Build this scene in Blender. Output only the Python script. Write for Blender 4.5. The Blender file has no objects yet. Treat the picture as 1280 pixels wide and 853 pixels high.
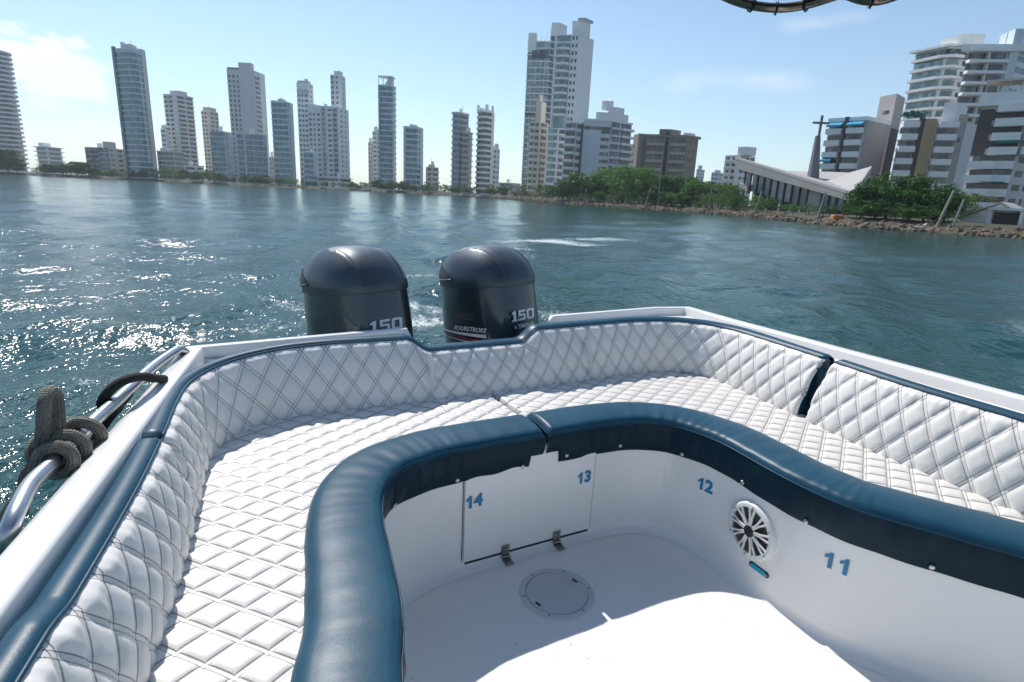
import bpy, bmesh, math, random
import numpy as np
from mathutils import Vector, Matrix, Euler
from mathutils.geometry import tessellate_polygon

random.seed(7); rng = np.random.default_rng(7)
SC = bpy.context.scene
COL = SC.collection
R = math.radians

# ------------------------------------------------------------------ camera
F_PX, PX, PY = 706.0, 640.0, 426.5            # focal length and centre in a 1280 px wide frame
PITCH, ROLL = R(14.517), R(2.733)
EYE = np.array([0.0, 0.0, 2.1])
_f = np.array([0, math.cos(PITCH), -math.sin(PITCH)])
_r0 = np.array([1.0, 0, 0]); _d0 = np.array([0, -math.sin(PITCH), -math.cos(PITCH)])
_c, _s = math.cos(ROLL), math.sin(ROLL)
_R = _c*_r0 - _s*_d0; _D = _s*_r0 + _c*_d0
cam_data = bpy.data.cameras.new('camera'); cam = bpy.data.objects.new('camera', cam_data); COL.objects.link(cam)
cam_data.sensor_width = 36; cam_data.lens = F_PX/1280*36
cam_data.clip_start = 0.02; cam_data.clip_end = 20000
m = Matrix.Identity(4)
for i in range(3):
    m[i][0] = _R[i]; m[i][1] = -_D[i]; m[i][2] = -_f[i]; m[i][3] = EYE[i]
cam.matrix_world = m
SC.camera = cam

# ------------------------------------------------------------------ sky, sun, exposure
SUN_AZ, SUN_EL = -31.5, 49.3                  # degrees, azimuth clockwise from +Y
world = bpy.data.worlds.new('World'); SC.world = world; world.use_nodes = True
wn, wl = world.node_tree.nodes, world.node_tree.links
for n in list(wn): wn.remove(n)
out = wn.new('ShaderNodeOutputWorld'); bg = wn.new('ShaderNodeBackground')
sky = wn.new('ShaderNodeTexSky'); sky.sky_type = 'NISHITA'; sky.sun_disc = False
sky.sun_elevation = R(SUN_EL); sky.sun_rotation = R(SUN_AZ)
sky.air_density = 1.0; sky.dust_density = 0.1; sky.ozone_density = 2.2
bg.inputs['Strength'].default_value = 0.118
def dirvec(az, el):
    return (math.sin(R(az))*math.cos(R(el)), math.cos(R(az))*math.cos(R(el)), math.sin(R(el)))
tc = wn.new('ShaderNodeTexCoord')
def wmath(op, a, b=None, clamp=False):
    n = wn.new('ShaderNodeMath'); n.operation = op; n.use_clamp = clamp
    for k, v in enumerate((a, b)):
        if v is None: continue
        if isinstance(v, (int, float)): n.inputs[k].default_value = v
        else: wl.new(v, n.inputs[k])
    return n.outputs[0]
def cloud_mask(az, el, sx, sz, scale, lo, hi, seed):
    """soft elliptical patch of sky round a direction, broken up by noise"""
    sub = wn.new('ShaderNodeVectorMath'); sub.operation = 'SUBTRACT'
    wl.new(tc.outputs['Generated'], sub.inputs[0]); sub.inputs[1].default_value = dirvec(az, el)
    rot = wn.new('ShaderNodeVectorRotate'); rot.rotation_type = 'Z_AXIS'; wl.new(sub.outputs[0], rot.inputs['Vector'])
    rot.inputs['Angle'].default_value = R(az)
    mp = wn.new('ShaderNodeMapping'); wl.new(rot.outputs[0], mp.inputs['Vector'])
    mp.inputs['Scale'].default_value = (1/sx, 1, 1/sz)
    ln = wn.new('ShaderNodeVectorMath'); ln.operation = 'LENGTH'; wl.new(mp.outputs[0], ln.inputs[0])
    fall = wmath('SUBTRACT', 1.0, ln.outputs['Value'], True)
    fall = wmath('POWER', fall, 0.6)
    nz = wn.new('ShaderNodeTexNoise'); nz.inputs['Scale'].default_value = scale; nz.inputs['Detail'].default_value = 7
    nz.inputs['Roughness'].default_value = 0.55
    mp2 = wn.new('ShaderNodeMapping'); wl.new(tc.outputs['Generated'], mp2.inputs['Vector'])
    mp2.inputs['Location'].default_value = (seed, seed*0.37, 0); mp2.inputs['Scale'].default_value = (1, 1, 2.2)
    wl.new(mp2.outputs[0], nz.inputs['Vector'])
    v = wmath('ADD', nz.outputs['Fac'], wmath('MULTIPLY', wmath('SUBTRACT', fall, 0.55), 0.55))
    mr = wn.new('ShaderNodeMapRange'); mr.interpolation_type = 'SMOOTHSTEP'
    wl.new(v, mr.inputs['Value']); mr.inputs['From Min'].default_value = lo; mr.inputs['From Max'].default_value = hi
    return wmath('MULTIPLY', mr.outputs[0], wmath('MULTIPLY', fall, 2.2, True), True)
c1 = cloud_mask(-38.5, 7.2, 0.14, 0.062, 15.0, 0.46, 0.62, 3.1)
c2 = wmath('MULTIPLY', cloud_mask(-37.0, 3.0, 0.22, 0.04, 9.0, 0.45, 0.72, 9.3), 0.55)
c3 = wmath('MULTIPLY', cloud_mask(20.0, 10.5, 0.22, 0.03, 8.0, 0.48, 0.75, 5.7), 0.30)
c4 = wmath('MULTIPLY', cloud_mask(25.0, 14.5, 0.13, 0.022, 8.0, 0.50, 0.78, 1.7), 0.24)
cl = wmath('ADD', wmath('ADD', c1, c2), wmath('ADD', c3, c4), True)
# the air's blue leans to cyan here
grd = wn.new('ShaderNodeMixRGB'); grd.blend_type = 'MULTIPLY'; grd.inputs['Fac'].default_value = 1; wl.new(sky.outputs[0], grd.inputs['Color1']); grd.inputs['Color2'].default_value = (0.90, 0.925, 0.88, 1)
# pale haze close to the horizon
sx_ = wn.new('ShaderNodeSeparateXYZ'); wl.new(tc.outputs['Generated'], sx_.inputs[0])
hz_f = wmath('MULTIPLY', wmath('POWER', 2.718, wmath('MULTIPLY', wmath('MAXIMUM', sx_.outputs[2], 0.0), -14.0)), 0.70)
hzm = wn.new('ShaderNodeMixRGB'); wl.new(hz_f, hzm.inputs['Fac']); wl.new(grd.outputs[0], hzm.inputs['Color1']); hzm.inputs['Color2'].default_value = (3.5, 4.35, 5.1, 1)
mixc = wn.new('ShaderNodeMixRGB'); wl.new(cl, mixc.inputs['Fac']); wl.new(hzm.outputs[0], mixc.inputs['Color1'])
mixc.inputs['Color2'].default_value = (6.6, 6.75, 6.9, 1)
wl.new(mixc.outputs[0], bg.inputs['Color']); wl.new(bg.outputs[0], out.inputs['Surface'])

sun_d = bpy.data.lights.new('sun', 'SUN'); sun_d.energy = 3.7; sun_d.angle = R(0.53); sun_d.color = (1.0, 0.95, 0.90)
sun = bpy.data.objects.new('sun', sun_d); COL.objects.link(sun)
sv = Vector(dirvec(SUN_AZ, SUN_EL))
sun.rotation_euler = sv.to_track_quat('Z', 'Y').to_euler()
SC.view_settings.view_transform = 'Standard'; SC.view_settings.look = 'None'
SC.view_settings.gamma = 1; SC.view_settings.use_curve_mapping = False
SC.view_settings.exposure = 0.48

# ------------------------------------------------------------------ measuring helpers
def ray(px, py):
    return _f + (px-PX)/F_PX*_R + (py-PY)/F_PX*_D
def G(px, py, z):
    r = ray(px, py); return EYE + r*((z-EYE[2])/r[2])
def atY(px, py, Y):
    r = ray(px, py); return EYE + r*(Y/r[1])
def proj(p):
    v = np.array(p, float)-EYE; w = v@_f
    return PX+F_PX*(v@_R)/w, PY+F_PX*(v@_D)/w
def top_z(x, y, py):
    lo, hi = -2.0, 500.0
    for _ in range(50):
        mid = (lo+hi)/2
        if proj((x, y, mid))[1] > py: lo = mid
        else: hi = mid
    return mid

# ------------------------------------------------------------------ object helpers
def link(o, parent=None):
    COL.objects.link(o)
    if parent is not None: o.parent = parent
    return o
def tag(o, label=None, cat=None, group=None, kind=None):
    if label: o['label'] = label
    if cat: o['category'] = cat
    if group: o['group'] = group
    if kind: o['kind'] = kind
    return o
def thing(name, label, cat, loc=(0, 0, 0), rz=0, group=None):
    o = bpy.data.objects.new(name, None); o.empty_display_size = 0.2
    o.location = loc; o.rotation_euler = (0, 0, rz)
    return tag(link(o), label, cat, group)
class MB:
    """collects shapes, then becomes one mesh object"""
    def __init__(s): s.v = []; s.f = []; s.uv = []; s.mi = []
    def add(s, vs, fs, uvs=None, mi=0):
        b = len(s.v); s.v += [tuple(map(float, v)) for v in vs]
        s.f += [tuple(b+i for i in f) for f in fs]
        s.uv += list(uvs) if uvs is not None else [(0, 0)]*len(vs)
        s.mi += [mi]*len(fs)
        return s
    def box(s, x0, x1, y0, y1, z0, z1, mi=0):
        return s.add([(x0,y0,z0),(x1,y0,z0),(x1,y1,z0),(x0,y1,z0),(x0,y0,z1),(x1,y0,z1),(x1,y1,z1),(x0,y1,z1)],
              [(3,2,1,0),(4,5,6,7),(0,1,5,4),(1,2,6,5),(2,3,7,6),(3,0,4,7)], mi=mi)
    def obox(s, o, ax, ay, az, mi=0):
        o, ax, ay, az = map(np.array, (o, ax, ay, az))
        vs = [o+i*ax+j*ay+k*az for k in (0,1) for j in (0,1) for i in (0,1)]
        return s.add(vs, [(2,3,1,0),(4,5,7,6),(0,1,5,4),(1,3,7,5),(3,2,6,7),(2,0,4,6)], mi=mi)
    def prism(s, poly, z0, z1, mi=0):
        n = len(poly); a = sum(poly[i][0]*poly[(i+1)%n][1]-poly[(i+1)%n][0]*poly[i][1] for i in range(n))
        if a < 0: poly = poly[::-1]
        zz0 = z0 if hasattr(z0, '__len__') else [z0]*n; zz1 = z1 if hasattr(z1, '__len__') else [z1]*n
        vs = [(p[0],p[1],zz0[i]) for i, p in enumerate(poly)]+[(p[0],p[1],zz1[i]) for i, p in enumerate(poly)]
        return s.add(vs, [tuple(range(n-1,-1,-1)), tuple(range(n,2*n))]+[(i,(i+1)%n,n+(i+1)%n,n+i) for i in range(n)], mi=mi)
    def tube(s, pts, r, n=8, caps=True, mi=0, closed=False):
        pts = [np.array(p, float) for p in pts]; N = len(pts)
        rs = r if hasattr(r, '__len__') else [r]*N
        T = []
        for i in range(N):
            a = pts[i-1] if (i or closed) else pts[0]; b = pts[(i+1)%N] if (i < N-1 or closed) else pts[-1]
            t = b-a; T.append(t/(np.linalg.norm(t)+1e-12))
        u = np.cross(T[0], (0,0,1.0))
        if np.linalg.norm(u) < 1e-3: u = np.cross(T[0], (1.0,0,0))
        u /= np.linalg.norm(u); vs = []; uvs = []; L = 0
        for i in range(N):
            if i: L += np.linalg.norm(pts[i]-pts[i-1])
            u = u-T[i]*(u@T[i]); u /= np.linalg.norm(u)+1e-12; w = np.cross(T[i], u)
            for k in range(n):
                a = 2*math.pi*k/n
                vs.append(pts[i]+rs[i]*(math.cos(a)*u+math.sin(a)*w)); uvs.append((L, k/n))
        fs = []
        for i in range(N if closed else N-1):
            j = (i+1) % N
            for k in range(n):
                l = (k+1) % n
                fs.append((i*n+k, i*n+l, j*n+l, j*n+k))
        if caps and not closed: fs += [tuple(range(n-1,-1,-1)), tuple(range((N-1)*n, N*n))]
        return s.add(vs, fs, uvs, mi=mi)
    def grid(s, P, uv=None, mi=0, flip=False):
        """P: array (a, b, 3)"""
        a, b = P.shape[:2]
        vs = P.reshape(-1, 3).tolist()
        uvs = uv.reshape(-1, 2).tolist() if uv is not None else None
        fs = []
        for i in range(a-1):
            for j in range(b-1):
                q = (i*b+j, i*b+j+1, (i+1)*b+j+1, (i+1)*b+j)
                fs.append(q[::-1] if flip else q)
        return s.add(vs, fs, uvs, mi=mi)
    def build(s, name, mat, parent=None, smooth=False, uv=False, angle=None):
        me = bpy.data.meshes.new(name); me.from_pydata(s.v, [], s.f)
        for mt in (mat if isinstance(mat, (list, tuple)) else [mat]): me.materials.append(mt)
        if any(s.mi): me.polygons.foreach_set('material_index', s.mi)
        if uv:
            l = me.uv_layers.new(name='UVMap'); idx = np.zeros(len(me.loops), int); me.loops.foreach_get('vertex_index', idx)
            l.data.foreach_set('uv', np.array(s.uv, float)[idx].ravel())
        me.update()
        o = bpy.data.objects.new(name, me); link(o, parent)
        if smooth:
            me.polygons.foreach_set('use_smooth', [True]*len(me.polygons))
            if angle: me.set_sharp_from_angle(angle=R(angle))
        return o
def bevelled(o, w=0.01, seg=2, angle=30):
    md = o.modifiers.new('bevel', 'BEVEL'); md.width = w; md.segments = seg; md.limit_method = 'ANGLE'; md.angle_limit = R(angle)
    o.data.polygons.foreach_set('use_smooth', [True]*len(o.data.polygons)); md.harden_normals = True
    return o
def text_obj(s, size, M, mat, name, parent, bold=0.0, depth=0.001, shear=0.0, sx=1.0):
    cu = bpy.data.curves.new(name+'_font', 'FONT'); cu.body = s; cu.size = size; cu.align_x = 'CENTER'; cu.align_y = 'CENTER'
    cu.extrude = depth; cu.offset = bold; cu.shear = shear; cu.resolution_u = 3
    t = bpy.data.objects.new('tmp_text', cu); COL.objects.link(t)
    dg = bpy.context.evaluated_depsgraph_get(); me = bpy.data.meshes.new_from_object(t.evaluated_get(dg))
    bpy.data.objects.remove(t); bpy.data.curves.remove(cu)
    me.name = name; me.transform(Matrix.Diagonal((sx, 1, 1, 1))); me.transform(M)
    me.materials.clear(); me.materials.append(mat)
    return link(bpy.data.objects.new(name, me), parent)
def frame_matrix(o, x, y, z):
    M = Matrix.Identity(4)
    for i in range(3): M[i][0], M[i][1], M[i][2], M[i][3] = x[i], y[i], z[i], o[i]
    return M

# ------------------------------------------------------------------ materials
def mat(name, col, rough=0.5, metal=0.0, spec=0.5, coat=0.0, coat_rough=0.05, noise=None, bump=None, ior=None):
    """noise = (scale, amount, colour2) mixes a second colour in by noise; bump = (scale, strength, distance)"""
    mt = bpy.data.materials.new(name); mt.use_nodes = True
    nt = mt.node_tree; b = nt.nodes['Principled BSDF']
    b.inputs['Base Color'].default_value = (*col, 1); b.inputs['Roughness'].default_value = rough
    b.inputs['Metallic'].default_value = metal; b.inputs['Specular IOR Level'].default_value = spec
    b.inputs['Coat Weight'].default_value = coat; b.inputs['Coat Roughness'].default_value = coat_rough
    if ior: b.inputs['IOR'].default_value = ior
    if noise or bump:
        tcn = nt.nodes.new('ShaderNodeTexCoord')
    if noise:
        nz = nt.nodes.new('ShaderNodeTexNoise'); nz.inputs['Scale'].default_value = noise[0]; nz.inputs['Detail'].default_value = 6
        nt.links.new(tcn.outputs['Object'], nz.inputs['Vector'])
        rp = nt.nodes.new('ShaderNodeMapRange'); rp.inputs['From Min'].default_value = 0.35; rp.inputs['From Max'].default_value = 0.7
        rp.inputs['To Max'].default_value = noise[1]; nt.links.new(nz.outputs['Fac'], rp.inputs['Value'])
        mx = nt.nodes.new('ShaderNodeMixRGB'); mx.inputs['Color1'].default_value = (*col, 1); mx.inputs['Color2'].default_value = (*noise[2], 1)
        nt.links.new(rp.outputs[0], mx.inputs['Fac']); nt.links.new(mx.outputs[0], b.inputs['Base Color'])
    if bump:
        nb = nt.nodes.new('ShaderNodeTexNoise'); nb.inputs['Scale'].default_value = bump[0]; nb.inputs['Detail'].default_value = 5
        nt.links.new(tcn.outputs['Object'], nb.inputs['Vector'])
        bn = nt.nodes.new('ShaderNodeBump'); bn.inputs['Strength'].default_value = bump[1]; bn.inputs['Distance'].default_value = bump[2]
        nt.links.new(nb.outputs['Fac'], bn.inputs['Height']); nt.links.new(bn.outputs[0], b.inputs['Normal'])
    return mt
M = {}
M['gelcoat'] = mat('white gelcoat', (0.84, 0.825, 0.795), 0.30, coat=0.25, noise=(3.0, 0.35, (0.76, 0.74, 0.70)), bump=(9, 0.12, 0.004))
M['floor'] = mat('white textured deck', (0.84, 0.82, 0.79), 0.50, noise=(3.4, 0.5, (0.74, 0.715, 0.675)), bump=(420, 0.25, 0.0012))
M['shelf'] = mat('grey white liner', (0.70, 0.71, 0.70), 0.35, noise=(6, 0.2, (0.55, 0.56, 0.55)))
M['groove'] = mat('dark gap', (0.03, 0.03, 0.03), 0.8)
M['steel'] = mat('polished steel', (0.50, 0.51, 0.53), 0.34, metal=1.0, bump=(30, 0.1, 0.002))
M['steel_dull'] = mat('dull steel hinge', (0.36, 0.34, 0.31), 0.4, metal=0.9, noise=(60, 0.7, (0.18, 0.15, 0.12)))
M['number'] = mat('blue number vinyl', (0.012, 0.20, 0.40), 0.4)
M['cyan'] = mat('cyan lens', (0.0, 0.36, 0.50), 0.2, coat=0.6)
M['black'] = mat('black plastic', (0.015, 0.015, 0.016), 0.4)
M['speaker_white'] = mat('white speaker plastic', (0.72, 0.72, 0.70), 0.35)
M['speaker_cone'] = mat('dark speaker cone', (0.05, 0.05, 0.045), 0.6, noise=(60, 0.6, (0.11, 0.10, 0.08)))
M['decal_white'] = mat('white decal', (0.75, 0.75, 0.77), 0.35)
M['decal_red'] = mat('red decal', (0.45, 0.03, 0.03), 0.35)
M['beige'] = mat('beige cup mat', (0.50, 0.44, 0.34), 0.7, noise=(90, 0.5, (0.40, 0.34, 0.26)))
M['hatch'] = mat('grey white hatch', (0.60, 0.60, 0.60), 0.5)
M['rail_rope'] = None
# ---- vinyl materials
def node_math(nt, op, a, b=None, clamp=False):
    n = nt.nodes.new('ShaderNodeMath'); n.operation = op; n.use_clamp = clamp
    for k, v in enumerate((a, b)):
        if v is None: continue
        if isinstance(v, (int, float)): n.inputs[k].default_value = v
        else: nt.links.new(v, n.inputs[k])
    return n.outputs[0]
def quilt_material(name, thread, base=(0.82, 0.80, 0.77), tw=0.015, pair=0.07, dash=9.0):
    """white vinyl, uv counts seams: seams at whole u and whole v; two rows of stitches along each seam"""
    mt = bpy.data.materials.new(name); mt.use_nodes = True; nt = mt.node_tree; b = nt.nodes['Principled BSDF']
    b.inputs['Roughness'].default_value = 0.42; b.inputs['Specular IOR Level'].default_value = 0.45
    uv = nt.nodes.new('ShaderNodeUVMap'); uv.uv_map = 'UVMap'
    sp = nt.nodes.new('ShaderNodeSeparateXYZ'); nt.links.new(uv.outputs[0], sp.inputs[0])
    masks = []
    for c, o in ((0, 1), (1, 0)):
        fr = node_math(nt, 'FRACT', node_math(nt, 'ADD', sp.outputs[c], 0.5))
        d = node_math(nt, 'ABSOLUTE', node_math(nt, 'SUBTRACT', node_math(nt, 'ABSOLUTE', node_math(nt, 'SUBTRACT', fr, 0.5)), pair))
        line = node_math(nt, 'LESS_THAN', d, tw)
        ds = node_math(nt, 'GREATER_THAN', node_math(nt, 'SINE', node_math(nt, 'MULTIPLY', sp.outputs[o], 2*math.pi*dash*3)), -0.45)
        masks.append(node_math(nt, 'MULTIPLY', line, ds))
    mk = node_math(nt, 'MAXIMUM', masks[0], masks[1])
    tcn = nt.nodes.new('ShaderNodeTexCoord')
    nz = nt.nodes.new('ShaderNodeTexNoise'); nz.inputs['Scale'].default_value = 5; nz.inputs['Detail'].default_value = 5
    nt.links.new(tcn.outputs['Object'], nz.inputs['Vector'])
    mx0 = nt.nodes.new('ShaderNodeMixRGB'); mx0.inputs['Color1'].default_value = (*base, 1)
    mx0.inputs['Color2'].default_value = (base[0]*0.9, base[1]*0.885, base[2]*0.86, 1); nt.links.new(nz.outputs['Fac'], mx0.inputs['Fac'])
    mx = nt.nodes.new('ShaderNodeMixRGB'); nt.links.new(mk, mx.inputs['Fac']); nt.links.new(mx0.outputs[0], mx.inputs['Color1'])
    mx.inputs['Color2'].default_value = (*thread, 1); nt.links.new(mx.outputs[0], b.inputs['Base Color'])
    n2 = nt.nodes.new('ShaderNodeTexNoise'); n2.inputs['Scale'].default_value = 26; n2.inputs['Detail'].default_value = 4
    nt.links.new(tcn.outputs['Object'], n2.inputs['Vector'])
    hgt = node_math(nt, 'SUBTRACT', node_math(nt, 'MULTIPLY', n2.outputs['Fac'], 1.0), node_math(nt, 'MULTIPLY', mk, 0.5))
    bn = nt.nodes.new('ShaderNodeBump'); bn.inputs['Strength'].default_value = 0.5; bn.inputs['Distance'].default_value = 0.004
    nt.links.new(hgt, bn.inputs['Height']); nt.links.new(bn.outputs[0], b.inputs['Normal'])
    return mt
M['quilt_back'] = quilt_material('quilted white vinyl, grey thread', (0.07, 0.07, 0.08))
M['quilt_seat'] = quilt_material('quilted white vinyl, pale thread', (0.07, 0.068, 0.068), base=(0.74, 0.72, 0.69), tw=0.019)
def navy_vinyl(name, col, rough, spec=0.5):
    mt = mat(name, col, rough, spec=spec, noise=(7, 0.35, tuple(min(1, c*1.5+0.01) for c in col)))
    nt = mt.node_tree; b = nt.nodes['Principled BSDF']
    tcn = nt.nodes.new('ShaderNodeTexCoord'); a = nt.nodes.new('ShaderNodeTexNoise'); a.inputs['Scale'].default_value = 14; a.inputs['Detail'].default_value = 3
    c = nt.nodes.new('ShaderNodeTexVoronoi'); c.inputs['Scale'].default_value = 260
    for n in (a, c): nt.links.new(tcn.outputs['Object'], n.inputs['Vector'])
    h = node_math(nt, 'ADD', a.outputs['Fac'], node_math(nt, 'MULTIPLY', c.outputs['Distance'], 0.10))
    bn = nt.nodes.new('ShaderNodeBump'); bn.inputs['Strength'].default_value = 0.28; bn.inputs['Distance'].default_value = 0.0035
    nt.links.new(h, bn.inputs['Height']); nt.links.new(bn.outputs[0], b.inputs['Normal'])
    return mt
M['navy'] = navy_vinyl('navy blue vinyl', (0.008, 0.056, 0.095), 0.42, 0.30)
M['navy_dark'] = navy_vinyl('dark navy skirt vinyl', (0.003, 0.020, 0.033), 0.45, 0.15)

# ------------------------------------------------------------------ plan curves of the cockpit (metres, traced aft from port bow round to starboard)
ZF = 0.70                                      # cockpit floor above the water
def smooth_curve(pts, it=3, step=0.01):
    p = np.array(pts, float)
    for _ in range(it):
        q = [p[0]]
        for a, b in zip(p[:-1], p[1:]): q += [0.75*a+0.25*b, 0.25*a+0.75*b]
        q.append(p[-1]); p = np.array(q)
    seg = np.linalg.norm(np.diff(p, axis=0), axis=1); L = np.concatenate([[0], np.cumsum(seg)])
    n = int(L[-1]/step)+1; t = np.linspace(0, L[-1], n)
    return np.stack([np.interp(t, L, p[:, 0]), np.interp(t, L, p[:, 1])], 1), t
def normals(c, k=6):
    a = np.pad(c, ((k, k), (0, 0)), 'edge'); t = a[2*k:]-a[:-2*k]
    t /= np.linalg.norm(t, axis=1)[:, None]
    return np.stack([-t[:, 1], t[:, 0]], 1)     # left of the direction of travel = outboard
SEATBACK = [(-.08,-.8),(-.35,0),(-.62,.80),(-.74,1.14),(-.86,1.43),(-.945,1.62),(-1.0,1.78),(-.985,1.95),(-.88,2.08),(-.72,2.165),(-.55,2.24),(-.27,2.375),(0,2.52),(.28,2.67),(.55,2.83),(.74,2.935),(.93,2.975),(1.06,2.89),(1.14,2.71),(1.26,2.42),(1.37,2.11),(1.455,1.92),(1.56,1.72),(1.63,1.59),(1.95,.98),(2.3,.32)]
WALL = [(.12,-.3),(-.06,.4),(-.20,.84),(-.225,1.02),(-.30,1.23),(-.365,1.40),(-.392,1.53),(-.385,1.64),(-.34,1.725),(-.25,1.815),(-.155,1.878),(-.10,1.907),(.106,2.018),(.30,2.12),(.375,2.158),(.47,2.198),(.58,2.225),(.69,2.205),(.78,2.135),(.85,2.05),(.905,1.93),(.95,1.82),(1.015,1.70),(1.09,1.60),(1.19,1.53),(1.28,1.475),(1.37,1.42),(1.46,1.365),(1.8,1.12),(2.15,.75)]
SB, SBs = smooth_curve(SEATBACK, 3, 0.0075); SBn = normals(SB, 8)
WL, WLs = smooth_curve(WALL, 2, 0.0032); WLn = normals(WL, 19)
WLk = np.clip(np.linalg.norm(np.gradient(WLn, axis=0), axis=1)/.0032/4.0, 0, 1)
def sstep(x, a, b):
    t = np.clip((x-a)/(b-a), 0, 1); return t*t*(3-2*t)
def nearest_s(c, s, p):
    return s[np.argmin(((c-np.array(p)[:2])**2).sum(1))]
def hit_wall(px, py, off=0.0):
    """where a line of sight meets the upright locker wall: s, height above the floor, point, normal"""
    r = ray(px, py); best = None
    for i in range(len(WL)-1):
        a, b = WL[i]+WLn[i]*off, WL[i+1]+WLn[i+1]*off
        d = b-a; det = r[0]*(-d[1])+d[0]*r[1]
        if abs(det) < 1e-9: continue
        t = (a[0]*(-d[1])+d[0]*a[1])/det; u = (r[0]*a[1]-r[1]*a[0])/det
        if 0 <= u <= 1 and t > 0:
            p = EYE+r*t
            if -0.05 < p[2]-ZF < 0.6 and (best is None or t < best[0]): best = (t, WLs[i], p[2]-ZF, p, WLn[i])
    return best[1:]
def ribbon(curve, nrm, s, prof, sel=None, mb=None, flip=False):
    """sweep: prof = list of (offset, z) or function(s) -> array (k,2)"""
    idx = np.arange(len(curve)) if sel is None else np.where((s >= sel[0]) & (s <= sel[1]))[0]
    rows = []
    for i in idx:
        pr = prof(s[i]) if callable(prof) else prof
        rows.append([(curve[i][0]+nrm[i][0]*o, curve[i][1]+nrm[i][1]*o, z) for o, z in pr])
    P = np.array(rows); mb = mb or MB()
    uvs = np.stack(np.broadcast_arrays(s[idx][:, None], np.arange(P.shape[1])[None, :]*0.02), -1)
    return mb.grid(P, uvs, flip=flip)

boat = thing('motor_boat', 'white open motor boat with quilted U shaped seating seen from its cockpit', 'boat')

# ---- gunwale outline
GH = .745
def tl(x): return 2.195+0.62*(x+1.335)
OUT = [(1.4,-4.4,GH),(.35,-2.9,GH),(-.12,-1.35,.775),(-.837,.811,.775),(-1.297,2.152,.755),(-.53,tl(-.53),GH),(-.44,tl(-.44),.54),(.02,tl(.02),.54),(.21,tl(.21),GH),(.90,tl(.90)-.01,GH),(1.150,3.640,GH),(1.32,3.29,GH),(1.97,2.07,GH),(2.83,.46,GH),(3.25,-.7,GH),(3.15,-2.3,GH),(2.5,-3.7,GH)]
def offset_closed(pts, d):
    """inward offset for an outline that runs clockwise seen from above; the stern edges get a narrower lip"""
    n = len(pts); w = [0.55 if 4 <= i <= 9 and 0 < d < .15 else 1.0 for i in range(n)]; res = []
    for i in range(n):
        a, b, c = (np.array(pts[j % n][:2], float) for j in (i-1, i, i+1))
        t1 = (b-a)/np.linalg.norm(b-a); t2 = (c-b)/np.linalg.norm(c-b)
        n1 = np.array([t1[1], -t1[0]]); n2 = np.array([t2[1], -t2[0]])
        A = np.array([n1, n2]); rhs = np.array([n1@b+d*w[i-1], n2@b+d*w[i]])
        if abs(np.linalg.det(A)) < .08: res.append(b+(n1+n2)/np.linalg.norm(n1+n2)*d*w[i])
        else: res.append(np.linalg.solve(A, rhs))
    return res
def loop_sheet(profile, close=True):
    """profile: list of (inset, dz relative to gunwale height or ('abs', z))"""
    mb = MB(); rows = []
    for ins, dz in profile:
        off = offset_closed(OUT, ins) if ins else [np.array(p[:2]) for p in OUT]
        rows.append([(o[0], o[1], dz[1] if isinstance(dz, tuple) else ZF+p[2]+dz) for o, p in zip(off, OUT)])
    P = np.array(rows); P = np.concatenate([P, P[:, :1]], 1)
    return mb.grid(P, flip=False)
hull = loop_sheet([(0.0,-0.035),(0.0,-0.12),(0.02,-0.16),(0.10,('abs',0.35)),(0.26,('abs',0.0)),(0.6,('abs',-0.45))]).build('hull', M['gelcoat'], boat, True, angle=35)
gun = loop_sheet([(0.0,-0.05),(-0.012,-0.035),(-0.012,-0.012),(0.0,-0.002),(0.010,0.003),(0.058,0.003),(0.065,0.000),(0.068,-0.006),(0.074,-0.060),(0.074,-0.30)]).build('gunwale', M['gelcoat'], boat, True, angle=50)
# deck shelves outboard of the backrests
INN = [tuple(p) for p in offset_closed(OUT, 0.072)]
def shelf(outer_idx, s0, s1, name):
    o = [INN[i] for i in outer_idx]
    idx = np.where((SBs >= s0) & (SBs <= s1))[0][::6]
    inner = [tuple(SB[i]+SBn[i]*0.10) for i in idx][::-1]
    poly = [Vector((x, y, 0)) for x, y in o+inner]
    tri = tessellate_polygon([poly]); mb = MB()
    mb.add([(p.x, p.y, ZF+0.700) for p in poly], [t if (poly[t[1]]-poly[t[0]]).cross(poly[t[2]]-poly[t[0]]).z > 0 else t[::-1] for t in tri])
    mb.build(name, M['gelcoat'], boat)
s_wellL = nearest_s(SB, SBs, (-.36, 2.33)); s_wellR = nearest_s(SB, SBs, (.14, 2.60))
shelf([2,3,4,5], 0.0, s_wellL-0.02, 'side_deck'); shelf([8,9,10,11,12,13], s_wellR+0.06, SBs[-1], 'side_deck')
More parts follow.
